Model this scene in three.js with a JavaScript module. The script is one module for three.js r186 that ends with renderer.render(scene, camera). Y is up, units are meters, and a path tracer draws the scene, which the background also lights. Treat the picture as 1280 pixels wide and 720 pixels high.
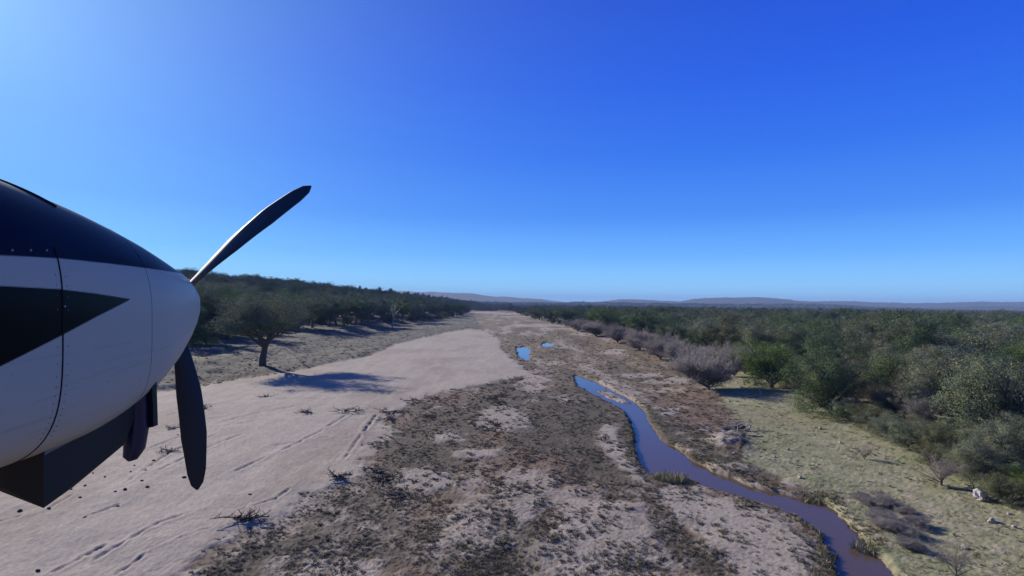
import * as THREE from 'three';
import { mergeGeometries } from 'three/addons/utils/BufferGeometryUtils.js';
import { ConvexGeometry } from 'three/addons/geometries/ConvexGeometry.js';

// ───────────────────────── camera, sky, sun, exposure
const scene = new THREE.Scene();
const EYE = 12;                                     // the aircraft flies 12 m above the river bed
const PITCH = 0.02806, ROLL = 0.0125;
const camera = new THREE.PerspectiveCamera(56, 16 / 9, 0.1, 30000);
camera.rotation.order = 'YXZ';
camera.position.set(0, EYE, 0);
camera.rotation.set(PITCH, 0, ROLL);
scene.add(camera);

const rad = Math.PI / 180;
const SUN_EL = 23.3 * rad, SUN_AZ = 48.7 * rad;       // ahead and to the left of the flight path
const sunDir = new THREE.Vector3(-Math.sin(SUN_AZ) * Math.cos(SUN_EL), Math.sin(SUN_EL), -Math.cos(SUN_AZ) * Math.cos(SUN_EL));

const clamp = (x, a = 0, b = 1) => Math.min(b, Math.max(a, x));
const sstep = (a, b, x) => { const t = clamp((x - a) / (b - a)); return t * t * (3 - 2 * t); };
const lerp = (a, b, t) => a + (b - a) * t;
function table(rows, x) {                            // rows [x, ...values], linear between rows
  let i = 0; while (i < rows.length - 2 && x > rows[i + 1][0]) i++;
  const a = rows[i], b = rows[i + 1], t = clamp((x - a[0]) / (b[0] - a[0]));
  return a.slice(1).map((v, k) => lerp(v, b[k + 1], t));
}
{ // clear dry-season sky: pale at the horizon, deep blue overhead, paler round the sun
  const W = 1024, Hh = 512, data = new Float32Array(W * Hh * 4);
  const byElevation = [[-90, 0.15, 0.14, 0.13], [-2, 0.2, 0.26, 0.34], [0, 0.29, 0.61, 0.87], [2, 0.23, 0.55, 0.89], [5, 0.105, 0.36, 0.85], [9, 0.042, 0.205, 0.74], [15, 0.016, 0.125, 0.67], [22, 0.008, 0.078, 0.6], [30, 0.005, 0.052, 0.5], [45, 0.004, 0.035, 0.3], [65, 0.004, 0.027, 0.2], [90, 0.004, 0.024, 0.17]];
  for (let j = 0; j < Hh; j++) {
    const el = ((j + 0.5) / Hh - 0.5) * Math.PI, base = table(byElevation, el / rad);
    for (let i = 0; i < W; i++) {
      const ro = ((i + 0.5) / W - 0.5) * 2 * Math.PI;
      const x = Math.cos(ro) * Math.cos(el), y = Math.sin(el), z = Math.sin(ro) * Math.cos(el);
      const ang = Math.acos(clamp(x * sunDir.x + y * sunDir.y + z * sunDir.z, -1, 1)) / rad;
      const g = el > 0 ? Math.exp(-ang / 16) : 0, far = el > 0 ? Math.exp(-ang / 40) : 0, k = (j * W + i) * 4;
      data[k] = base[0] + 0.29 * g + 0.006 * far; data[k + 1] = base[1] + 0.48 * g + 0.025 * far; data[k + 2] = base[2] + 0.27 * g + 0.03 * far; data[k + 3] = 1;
    }
  }
  const t = new THREE.DataTexture(data, W, Hh, THREE.RGBAFormat, THREE.FloatType);
  t.mapping = THREE.EquirectangularReflectionMapping; t.magFilter = THREE.LinearFilter; t.minFilter = THREE.LinearFilter; t.needsUpdate = true;
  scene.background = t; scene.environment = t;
}
const sun = new THREE.DirectionalLight(new THREE.Color(1, 0.9, 0.77), 5);
sun.position.copy(sunDir).multiplyScalar(400); sun.castShadow = true;
sun.shadow.mapSize.set(4096, 4096); sun.shadow.radius = 1;
Object.assign(sun.shadow.camera, { left: -220, right: 220, top: 220, bottom: -220, near: 1, far: 1200 });
scene.add(sun, sun.target);
scene.fog = new THREE.FogExp2(new THREE.Color(0.42, 0.64, 1), 0.00012);

const renderer = new THREE.WebGLRenderer({ antialias: true });
renderer.setSize(1024, 576);
renderer.shadowMap.enabled = true;
renderer.toneMapping = THREE.LinearToneMapping;
renderer.toneMappingExposure = 1.3;

// ───────────────────────── helpers
function rng(seed) { let s = seed >>> 0; return () => { s = (s + 0x6d2b79f5) | 0; let t = Math.imul(s ^ (s >>> 15), 1 | s); t = (t + Math.imul(t ^ (t >>> 7), 61 | t)) ^ t; return ((t ^ (t >>> 14)) >>> 0) / 4294967296; }; }
const GX = new Float32Array(4096), GY = new Float32Array(4096);
{ const r = rng(11); for (let i = 0; i < 4096; i++) { const a = r() * 6.2832; GX[i] = Math.cos(a); GY[i] = Math.sin(a); } }
const hsh = (i, j) => { let h = Math.imul(i, 374761393) ^ Math.imul(j, 668265263); h = Math.imul(h ^ (h >>> 13), 1274126177); return (h ^ (h >>> 16)) & 4095; };
function noise(x, y) {
  const i = Math.floor(x), j = Math.floor(y), u = x - i, v = y - j, s = u * u * u * (u * (u * 6 - 15) + 10), t = v * v * v * (v * (v * 6 - 15) + 10);
  const a = hsh(i, j), b = hsh(i + 1, j), c = hsh(i, j + 1), d = hsh(i + 1, j + 1);
  return lerp(lerp(GX[a] * u + GY[a] * v, GX[b] * (u - 1) + GY[b] * v, s), lerp(GX[c] * u + GY[c] * (v - 1), GX[d] * (u - 1) + GY[d] * (v - 1), s), t) * 1.5;
}
const fbm = (x, y, n) => { let s = 0, a = 0.5; for (let k = 0; k < n; k++) { s += a * noise(x, y); x = x * 2.03 + 17.3; y = y * 2.03 - 9.1; a *= 0.5; } return s; };
const names = new Map();
const numbered = (n) => { const k = names.get(n) ?? 0; names.set(n, k + 1); return k ? n + '_' + String(k).padStart(3, '0') : n; };
function tag(o, label, category, group, kind) { o.userData = {}; if (label) o.userData.label = label; if (category) o.userData.category = category; if (group) o.userData.group = group; if (kind) o.userData.kind = kind; return o; }
function mesh(name, geo, mat, parent) { const m = new THREE.Mesh(geo, mat); m.name = parent === scene ? numbered(name) : name; m.castShadow = m.receiveShadow = true; parent.add(m); return m; }
function base(name, x, y, z) { const g = new THREE.Group(); g.name = numbered(name); g.position.set(x, y, z); scene.add(g); return g; }
const V = (x, y, z) => new THREE.Vector3(x, y, z);
class Soup {                                          // triangles with colours
  constructor() { this.p = []; this.c = []; this.i = []; }
  tri(a, b, c, col) { const n = this.p.length / 3; for (const v of [a, b, c]) { this.p.push(v.x, v.y, v.z); if (col) this.c.push(col[0], col[1], col[2]); } this.i.push(n, n + 1, n + 2); }
  quad(a, b, c, d, col) { const n = this.p.length / 3; for (const v of [a, b, c, d]) { this.p.push(v.x, v.y, v.z); if (col) this.c.push(col[0], col[1], col[2]); } this.i.push(n, n + 1, n + 2, n, n + 2, n + 3); }
  tube(pts, radii, sides, col) {
    const start = this.p.length / 3, up = V(0.31, 0.17, 0.93);
    for (let k = 0; k < pts.length; k++) {
      const d = (k < pts.length - 1 ? pts[k + 1].clone().sub(pts[k]) : pts[k].clone().sub(pts[k - 1])).normalize();
      const u = up.clone().cross(d).normalize(), w = d.clone().cross(u);
      for (let s = 0; s < sides; s++) { const a = s / sides * 6.28318, r = radii[k]; this.p.push(pts[k].x + (u.x * Math.cos(a) + w.x * Math.sin(a)) * r, pts[k].y + (u.y * Math.cos(a) + w.y * Math.sin(a)) * r, pts[k].z + (u.z * Math.cos(a) + w.z * Math.sin(a)) * r); if (col) this.c.push(col[0], col[1], col[2]); }
    }
    for (let k = 0; k < pts.length - 1; k++) for (let s = 0; s < sides; s++) { const a = start + k * sides + s, b = start + k * sides + (s + 1) % sides; this.i.push(a, b, b + sides, a, b + sides, a + sides); }
  }
  geo() {
    const g = new THREE.BufferGeometry();
    g.setAttribute('position', new THREE.BufferAttribute(new Float32Array(this.p), 3));
    if (this.c.length) g.setAttribute('color', new THREE.BufferAttribute(new Float32Array(this.c), 3));
    g.setIndex(this.i); g.computeVertexNormals(); return g;
  }
}
const std = (r, g, b, o = {}) => { const m = new THREE.MeshStandardMaterial({ roughness: 0.95, metalness: 0, ...o }); m.color.setRGB(r, g, b); return m; };
const vcol = (o = {}) => new THREE.MeshStandardMaterial({ vertexColors: true, roughness: 0.97, metalness: 0, side: THREE.DoubleSide, ...o });

// ───────────────────────── the river bed: outlines in metres [x, z], laid out on the ground plane
function poly(pts, soft, wob, freq = 0.25) {
  const xs = pts.map((p) => p[0]), zs = pts.map((p) => p[1]), m = soft + wob + 1;
  return { pts, soft, wob, freq, x0: Math.min(...xs) - m, x1: Math.max(...xs) + m, z0: Math.min(...zs) - m, z1: Math.max(...zs) + m };
}
function sdist(P, x, z) {                              // positive inside
  const p = P.pts; let d = 1e9, inside = false;
  for (let i = 0, j = p.length - 1; i < p.length; j = i++) {
    const ax = p[j][0], az = p[j][1], ex = p[i][0] - ax, ez = p[i][1] - az, wx = x - ax, wz = z - az;
    const t = clamp((wx * ex + wz * ez) / (ex * ex + ez * ez + 1e-9)), dx = wx - ex * t, dz = wz - ez * t; d = Math.min(d, dx * dx + dz * dz);
    if ((az > z) !== (p[i][1] > z) && x < (p[i][0] - ax) * (z - az) / (p[i][1] - az) + ax) inside = !inside;
  }
  return inside ? Math.sqrt(d) : -Math.sqrt(d);
}
function mask(P, x, z, n) {
  if (x < P.x0 || x > P.x1 || z < P.z0 || z > P.z1) return 0;
  return sstep(-P.soft, P.soft, sdist(P, x, z) + n * P.wob);
}
const stream = poly([[10.9, -94.9], [9.8, -80.1], [11.14, -73.12], [12.43, -66.75], [13.06, -61.38], [12.17, -54.15], [10.49, -45.75], [9.94, -41.21], [10.13, -38.91], [10.91, -38.23], [12.43, -38.12], [13.45, -36.34], [14.56, -35.16], [15.91, -33.66], [16.82, -31.67], [16.91, -29.57], [16.01, -27.17], [14.71, -24.54], [11.99, -19.89], [16.4, -19.98], [17.56, -24.69], [18.17, -27.32], [18.96, -30.16], [19.47, -32.87], [19.54, -34.34], [18.23, -35.29], [16.44, -37.09], [15.91, -38.42], [14.89, -40.22], [14.25, -43.31], [14.22, -45.67], [13.8, -49.72], [14.19, -54.62], [15.26, -61.52], [15.67, -68.07], [14.71, -76.07], [13.2, -87.1]], 0.25, 0.25, 0.6);
function grow(pts, d) { // an outline pushed outwards by d metres
  let area = 0; const n = pts.length; for (let i = 0; i < n; i++) { const a = pts[i], b = pts[(i + 1) % n]; area += a[0] * b[1] - b[0] * a[1]; }
  return pts.map((p, i) => { const a = pts[(i + n - 1) % n], b = pts[(i + 1) % n], ex = b[0] - a[0], ez = b[1] - a[1], l = Math.hypot(ex, ez), s = Math.sign(area); return [p[0] + s * ez / l * d, p[1] - s * ex / l * d]; });
}
const streamWater = grow(stream.pts, 1.0);
const bar = poly([[11.99, -77.27], [13.6, -77.4], [14.59, -72.11], [15.02, -66.93], [13.84, -67.39], [12.65, -70.74]], 0.3, 0.3);
const poolA = poly([[1.5, -148.4], [3.8, -154.4], [5.3, -143.8], [4.3, -126], [4.5, -117], [2.7, -115.2], [1.7, -125.6]], 0.3, 0.3), poolAWater = grow(poolA.pts, 2);
const poolB = poly([[8.9, -164.5], [11.3, -171.7], [13.1, -165.2], [11.5, -152.7], [9.2, -152.3]], 0.3, 0.3), poolBWater = grow(poolB.pts, 2);
const leftSand = poly([[-24.41, -21.13], [-13.45, -22.54], [-13.94, -23.97], [-14.08, -28.06], [-12.67, -30.5], [-11.65, -34.81], [-11.08, -38.42], [-10.98, -44.74], [-11.33, -50.24], [-12.74, -55.66], [-11.96, -61.63], [-9.25, -72.88], [-4.46, -78.91], [1.8, -89.8], [4.16, -75.25], [5.7, -84.6], [3.1, -98.6], [0.2, -118.2], [-2.2, -137.8], [-4, -180.2], [-11.3, -229.9], [-18.9, -249.4], [-25.7, -220.1], [-30.8, -175.2], [-32.8, -151.3], [-31.8, -129.2], [-31.9, -115.9], [-34.7, -107.7], [-36, -94.6], [-41, -82.3], [-43.5, -74.3], [-45.4, -68.9], [-54.1, -63.7], [-63.4, -54.2]], 0.7, 1.6, 0.22);
const sandPatches = [
  poly([[2.33, -56.54], [1.85, -53.58], [0.85, -51.56], [-0.43, -50.81], [-1.72, -51.43], [-2.76, -53.32], [-3.3, -56.22], [-3.1, -59.49], [-2.11, -62.2], [-0.57, -63.33], [1, -62.4], [2.05, -59.81]], 0.8, 2.2), poly([[-4.01, -49.11], [-4.13, -48.1], [-4.62, -47.36], [-5.35, -47.07], [-6.14, -47.29], [-6.8, -47.96], [-7.15, -48.95], [-7.1, -50], [-6.62, -50.82], [-5.84, -51.16], [-4.98, -50.91], [-4.31, -50.15]], 0.7, 2), poly([[-0.61, -44.02], [-0.85, -43.32], [-1.53, -42.79], [-2.45, -42.57], [-3.4, -42.71], [-4.13, -43.17], [-4.46, -43.85], [-4.27, -44.57], [-3.6, -45.14], [-2.63, -45.38], [-1.62, -45.23], [-0.88, -44.72]], 0.7, 2), poly([[-3.36, -37], [-3.56, -35.86], [-4.32, -35.06], [-5.43, -34.74], [-6.61, -34.97], [-7.62, -35.71], [-8.18, -36.81], [-8.12, -38.01], [-7.39, -38.96], [-6.17, -39.36], [-4.84, -39.07], [-3.81, -38.18]], 0.9, 2.0), poly([[2.91, -34.18], [2.48, -31.93], [1.72, -30.45], [0.82, -29.93], [-0.06, -30.4], [-0.75, -31.83], [-1.08, -34.04], [-0.89, -36.6], [-0.12, -38.76], [1.03, -39.66], [2.15, -38.85], [2.83, -36.74]], 1, 1.9), poly([[0.07, -29.27], [-0.13, -27.8], [-0.66, -26.8], [-1.38, -26.44], [-2.14, -26.76], [-2.79, -27.72], [-3.16, -29.18], [-3.12, -30.8], [-2.61, -32.13], [-1.75, -32.67], [-0.83, -32.19], [-0.16, -30.9]], 1, 1.8),
  poly([[8.06, -51.26], [9.68, -54.01], [10.37, -52.68], [9.86, -48.94], [10.22, -45.73], [9.57, -41.19], [8.94, -37.47], [8.43, -39.21], [7.83, -41.53], [7.57, -45.12]], 0.4, 0.7), poly([[8.38, -68.12], [8.03, -66.99], [7.37, -66.16], [6.55, -65.82], [5.8, -66.05], [5.29, -66.8], [5.16, -67.89], [5.46, -69.05], [6.14, -69.95], [7, -70.33], [7.79, -70.07], [8.3, -69.25]], 1, 2.5),
  poly([[2.66, -34.17], [4.86, -35.71], [7.58, -31.73], [6.9, -24.35], [5.86, -21.81], [1.74, -21.72], [1.32, -26.52]], 1.2, 1.9), poly([[9, -35.56], [11.4, -36.58], [13.18, -34.25], [14.87, -32.46], [15.14, -29.31], [14.86, -26.88], [13.31, -23.17], [9.38, -21.89], [9.98, -25.93], [9.65, -29.56]], 0.5, 0.8),
  poly([[14.23, -41.39], [15.63, -39.13], [17.39, -36.8], [18.96, -34.74], [18.94, -33.63], [17.96, -35.28], [16.3, -36.76], [14.76, -39.09]], 0.25, 0.4), poly([[16.97, -48.16], [19.08, -49.99], [20.83, -50.68], [21.74, -48.4], [19.38, -46.16], [17.53, -45.58]], 0.3, 0.5), poly([[17.89, -40.35], [17.5, -39.85], [16.87, -39.49], [16.17, -39.33], [15.58, -39.43], [15.24, -39.76], [15.25, -40.24], [15.61, -40.74], [16.25, -41.13], [16.98, -41.3], [17.6, -41.19], [17.93, -40.84]], 0.5, 0.7), poly([[21.21, -37.27], [20.74, -36.77], [20.02, -36.39], [19.25, -36.24], [18.61, -36.34], [18.27, -36.68], [18.32, -37.16], [18.77, -37.68], [19.5, -38.08], [20.31, -38.25], [20.98, -38.13], [21.31, -37.77]], 0.4, 0.7),
  poly([[29, -137.6], [27.9, -134.2], [26.6, -131.7], [25.2, -130.7], [24.2, -131.4], [23.7, -133.6], [24, -137], [25, -140.5], [26.4, -143.4], [27.9, -144.6], [29, -143.8], [29.4, -141.2]], 1, 1.5), poly([[25.6, -92.1], [24.7, -90.5], [23, -89.3], [21.1, -88.7], [19.3, -88.9], [18.1, -89.9], [17.9, -91.3], [18.7, -93], [20.4, -94.3], [22.5, -94.9], [24.4, -94.6], [25.6, -93.6]], 0.7, 2), poly([[17.7, -84], [17.1, -82.7], [15.9, -81.7], [14.5, -81.3], [13.2, -81.5], [12.4, -82.3], [12.2, -83.5], [12.8, -84.8], [14, -85.9], [15.4, -86.4], [16.8, -86.1], [17.6, -85.3]], 0.8, 2), poly([[25, -76.9], [24.23, -75.77], [22.75, -74.92], [20.99, -74.52], [19.38, -74.66], [18.34, -75.32], [18.13, -76.34], [18.85, -77.45], [20.3, -78.4], [22.2, -78.8], [23.9, -78.6], [24.9, -77.9]], 0.8, 2), poly([[19.63, -61.34], [18.94, -59.77], [18.08, -58.65], [17.26, -58.21], [16.68, -58.56], [16.46, -59.62], [16.7, -61.16], [17.34, -62.81], [18.25, -64.1], [19.16, -64.62], [19.78, -64.2], [19.95, -62.97]], 0.6, 1.4), poly([[31.5, -85.2], [30.2, -83.4], [27.9, -82], [25.3, -81.4], [23, -81.6], [21.5, -82.6], [21.2, -84.3], [22.4, -86.1], [24.7, -87.6], [27.5, -88.4], [30, -88.1], [31.4, -86.9]], 0.9, 3),
  poly([[27.6, -299], [24.7, -288.9], [18.9, -280.8], [11.7, -276.5], [4.7, -276.7], [-0.4, -281.6], [-2.3, -290], [-0.4, -300.2], [5.3, -309.5], [13.3, -314.9], [21.1, -314.6], [26.4, -308.6]], 2, 5, 0.06), poly([[32.8, -263.1], [30.9, -257.8], [27.1, -253.4], [22.4, -250.9], [18, -251], [14.9, -253.6], [13.9, -258.1], [15.5, -263.4], [19.2, -268.2], [24.2, -271], [29, -270.9], [32.2, -267.9]], 2, 4, 0.06), poly([[35.7, -216.5], [34.3, -212.4], [32, -209.3], [29.3, -207.7], [26.9, -208.2], [25.4, -210.5], [25.2, -214.3], [26.4, -218.4], [28.7, -221.9], [31.6, -223.7], [34.1, -223.1], [35.6, -220.5]], 2, 4, 0.06), poly([[-17.4, -332.9], [-17.5, -322.2], [-18.7, -314.3], [-20.8, -311], [-23.3, -312.8], [-25.5, -319.5], [-27, -329.6], [-27.2, -340.8], [-26.1, -350.1], [-23.8, -354.3], [-21, -352], [-18.7, -344]], 2, 4, 0.06), poly([[-5.2, -231.4], [-5.9, -224.2], [-8.2, -218.8], [-11.3, -216.3], [-14.5, -217.3], [-17.2, -221.5], [-18.6, -228.1], [-18.3, -235.6], [-16.2, -241.9], [-12.8, -244.9], [-9.1, -243.7], [-6.3, -238.6]], 2, 4, 0.08), poly([[17.3, -150.8], [16.7, -148.6], [15.6, -146.9], [14.2, -146.1], [12.9, -146.5], [12.1, -147.9], [11.9, -150], [12.5, -152.3], [13.6, -154.1], [15, -155], [16.4, -154.6], [17.2, -153]], 1, 2), poly([[11.1, -108.5], [10.7, -107.1], [10, -106], [9.2, -105.6], [8.4, -105.9], [7.9, -106.8], [7.8, -108.2], [8.2, -109.7], [8.8, -110.8], [9.7, -111.3], [10.5, -111], [11, -110]], 1, 1.5),
  poly([[-9.9, -699.9], [-12.9, -665.9], [-21.3, -638.7], [-32.8, -623.5], [-44.7, -622.8], [-54.6, -636.6], [-60.3, -662.9], [-59.8, -696.5], [-52.3, -729.1], [-39.4, -749.9], [-25.1, -751], [-14.2, -731.8]], 6, 10, 0.03), poly([[50.9, -503.9], [45.5, -488.3], [33.9, -473.7], [19.5, -463.7], [5.7, -460.3], [-4.2, -464.2], [-8.1, -474.5], [-4.5, -489.3], [6.3, -504.8], [21.7, -516.7], [37.2, -521], [48, -516.1]], 4, 8, 0.03), poly([[22.2, -616.5], [18.7, -598.8], [10.7, -583.1], [0.4, -573.1], [-9.8, -570.8], [-17.3, -576.7], [-20.5, -589.7], [-18.2, -606.8], [-10.7, -623.8], [0.4, -635.7], [11.7, -638.5], [19.7, -631.3]], 5, 8, 0.03)];
const leftBank = poly([[-16, -276], [-18.9, -249.4], [-25.7, -220.1], [-30.8, -175.2], [-32.8, -151.3], [-31.8, -129.2], [-31.9, -115.9], [-34.7, -107.7], [-36.4, -95.7], [-42.7, -85.7], [-45.1, -77.1], [-46.2, -70.1], [-55.4, -65.3], [-68.7, -55.8], [-119.9, -78.5], [-156.6, -166.3], [-213.8, -372.1], [-112.7, -478.7], [-60.5, -635.1], [-32.4, -462.4]], 1.0, 1.6);
const rightGrass = poly([[12.89, -13.61], [16.74, -23.25], [18.07, -26.14], [18.62, -29.42], [19.16, -32.11], [19.72, -35.95], [18.72, -39.62], [18.42, -43.72], [22.68, -52.03], [24.17, -59.45], [26.69, -69.4], [27.8, -77.1], [31.8, -92.6], [39.2, -116.3], [76.4, -172.4], [237.6, -247.7], [1643.2, -1049.9], [79.5, -27.8]], 0.5, 1.2);
const oliveBed = poly([[5.82, -76.78], [8.2, -90.4], [4.6, -106.4], [0.2, -121.7], [-2.3, -142.6], [-4.6, -180.1], [-12, -243.6], [-18.6, -319.2], [-26.7, -416.3], [-28.7, -657.5], [0.4, -651], [18.9, -395.1], [29, -270.5], [33.2, -183.2], [33.6, -138.3], [32.9, -111], [25.9, -92.1], [17.6, -79.2], [15.3, -85.5]], 1.5, 2.5);
const darkWeeds = [poly([[-13.78, -23.7], [-13.48, -27.51], [-10.68, -33.7], [-9.32, -38.14], [-10.2, -44.78], [-9.66, -58.24], [-3.68, -65.65], [1.1, -63.44], [-1.85, -49.22], [-3.14, -45.11], [-4.48, -39.62], [-6.62, -38.6], [-8.23, -33.78], [-5.13, -30.18], [-4.81, -22.75], [-10.44, -21.44]], 0.8, 2), poly([[1.05, -60.18], [11.17, -78.67], [9.8, -58.59], [6.89, -44.13], [7.28, -37.4], [4.73, -36.33], [2.75, -35.33], [1.53, -29.32], [0.16, -23.84], [-4.48, -22.75], [-2.92, -26.4], [-2.59, -31.4], [-0.97, -38.83]], 0.8, 2.2), poly([[9.11, -35.56], [9.38, -30.08], [9.91, -26.75], [10.18, -23.75], [7.4, -23.68], [7.47, -27.56]], 0.5, 1.2), poly([[-13.18, -60.63], [-8.77, -69.19], [0.18, -73.6], [5.52, -72.7], [9.41, -78.53], [7.37, -68.05], [1.1, -63.44], [-7, -61.02]], 1, 2)];
const reddish = [poly([[-4.89, -68.89], [-5.31, -66.61], [-6.74, -64.96], [-8.8, -64.27], [-10.99, -64.67], [-12.83, -66.09], [-13.86, -68.24], [-13.73, -70.64], [-12.36, -72.59], [-10.08, -73.47], [-7.6, -72.96], [-5.69, -71.23]], 1, 2), poly([[19.6, -82.5], [26.3, -84.7], [27.21, -69.43], [23.38, -55.49], [18.6, -50.26], [17.16, -55.14], [17.64, -66.05]], 1.5, 2), poly([[5.67, -34.27], [5.02, -32.58], [3.83, -31.42], [2.42, -30.98], [1.08, -31.33], [0.07, -32.41], [-0.34, -34.06], [0.06, -35.92], [1.26, -37.45], [2.95, -38.09], [4.56, -37.58], [5.55, -36.12]], 2, 2.5), poly([[4.06, -40.96], [3.57, -39.01], [2.64, -37.68], [1.52, -37.18], [0.44, -37.59], [-0.38, -38.85], [-0.73, -40.76], [-0.44, -42.88], [0.49, -44.62], [1.83, -45.34], [3.12, -44.74], [3.93, -43.08]], 2, 2.5), poly([[-10.62, -56.56], [-10.58, -55.22], [-10.98, -54.26], [-11.69, -53.88], [-12.55, -54.17], [-13.35, -55.06], [-13.89, -56.37], [-14.02, -57.77], [-13.66, -58.87], [-12.89, -59.32], [-11.95, -58.97], [-11.12, -57.94]], 0.6, 1.5)];
const tracks = [[[-24.44, -34.34], [-26.51, -42.84], [-26.01, -47.99]], [[-28.38, -52.59], [-26.67, -58.03], [-24.49, -61.28]], [[-19.02, -38.11], [-18.11, -43.93], [-17.4, -49.92], [-17.22, -56.97]], [[-24.24, -37.9], [-24.45, -43.63], [-23.81, -48.1]], [[-23.42, -26.69], [-23.19, -28.08], [-22.97, -29.62], [-22.46, -31.35]], [[-16.96, -23.76], [-17.05, -26.02], [-15.94, -28.29], [-14.41, -29.35]], [[-19.84, -23.69], [-19.51, -26.45]], [[-13.38, -48.63], [-14.09, -57.15]], [[-32.54, -50.69], [-28.74, -56.27]], [[-20.8, -79.1], [-15.28, -75.11], [-12.86, -73.93]], [[-39.4, -128.1], [-16, -109.9], [-6.3, -111]], [[-29.2, -87], [-16.53, -71.05]], [[-14.09, -57.15], [-12.92, -44.65], [-12.53, -41.28]], [[-18.91, -25.17], [-18.61, -29.22], [-17.27, -31.4]], [[-28.79, -43.91], [-28.41, -49.96], [-24.67, -54.59]], [[-15.23, -30.99], [-14.02, -32.9], [-13.76, -36.6]], [[-35.1, -55.89], [-32.42, -65.26], [-21.52, -67.13]], [[-26.9, -28.97], [-25.8, -30.65], [-26.27, -32.88]], [[-19.97, -44.32], [-15.49, -48.53], [-12.35, -50.19]]].map((p) => poly(p, 0, 1));
function lineDist(p, x, z) { let d = 1e9; for (let i = 1; i < p.length; i++) { const ax = p[i - 1][0], az = p[i - 1][1], ex = p[i][0] - ax, ez = p[i][1] - az, wx = x - ax, wz = z - az, t = clamp((wx * ex + wz * ez) / (ex * ex + ez * ez)); d = Math.min(d, (wx - ex * t) ** 2 + (wz - ez * t) ** 2); } return Math.sqrt(d); }
const RIDGE = [[-9000, 150], [-3500, 110], [-1500, 85], [-600, 74], [-370, 72], [0, 50], [440, 22], [740, 14], [1000, 50], [1250, 44], [1550, 34], [1700, 52], [1950, 70], [2250, 76], [2500, 58], [2680, 46], [3100, 52], [3600, 44], [4200, 56], [4760, 60], [7000, 60], [12000, 80]];
const RIDGE2 = [[-9000, 60], [0, 10], [900, 18], [1500, 26], [2200, 14], [2800, 26], [3600, 18], [6000, 34], [12000, 40]];
const mounds = [[...[18.98, -47.18], 1.7, 0.55], [...[19.83, -51.56], 1.6, 0.4]];

const OUT = { h: 0, r: 0, g: 0, b: 0, veg: 0, kind: 0 };
function river(x, z) { // 0 on the corridor, grows (negative left, positive right) outside it
  return x - lerp(-4, -30, clamp((-z - 100) / 500));
}
function terrainBase(x, z) {
  const D = Math.hypot(x, z), fwd = -z;
  let h = 0;
  const lat = -(x - lerp(-45, -62, clamp((fwd - 100) / 300)));    // metres left of the left bank
  if (lat > 0) h += (36 * (1 - Math.exp(-lat / 190)) * sstep(60, 520, D) + 0.9 * sstep(0, 10, lat)) * (1 - 0.9 * sstep(1200, 2600, D));
  const latR = x - lerp(16, 30, clamp((fwd - 30) / 300));
  if (latR > 0) h += 1.1 * sstep(0, 26, latR);
  if (fwd > 1500) {
    const q = fwd / 5000;                                       // the ridges run across the valley
    h += 1.3 * table(RIDGE, x / Math.max(q, 0.2) * 1)[0] * Math.exp(-(((fwd - 5000) / 900) ** 2)) ;
    h += table(RIDGE2, x)[0] * Math.exp(-(((fwd - 3000) / 420) ** 2));
    if (fwd > 5000) h += table(RIDGE, x / q)[0] * (1 - Math.exp(-(((fwd - 5000) / 900) ** 2))) * 0.8;
    h += (16 * fbm(x * 0.0022, z * 0.0008, 3) + 9 * fbm(x * 0.009, z * 0.004, 3)) * sstep(1800, 3600, fwd);
  }
  return h;
}
const C = { sand: [0.366, 0.32, 0.252], sand2: [0.30, 0.25, 0.19], pale: [0.43, 0.37, 0.29], mat: [0.08, 0.066, 0.04], mat2: [0.155, 0.112, 0.068], straw: [0.24, 0.19, 0.125], red: [0.20, 0.125, 0.085], bed: [0.17, 0.12, 0.08], wet: [0.17, 0.125, 0.09], grass: [0.27, 0.265, 0.15], grass2: [0.21, 0.225, 0.105], litter: [0.33, 0.285, 0.21], bank: [0.07, 0.068, 0.054], scarp: [0.07, 0.055, 0.042], wood: [0.042, 0.052, 0.042], wood2: [0.066, 0.066, 0.058] };
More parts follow.
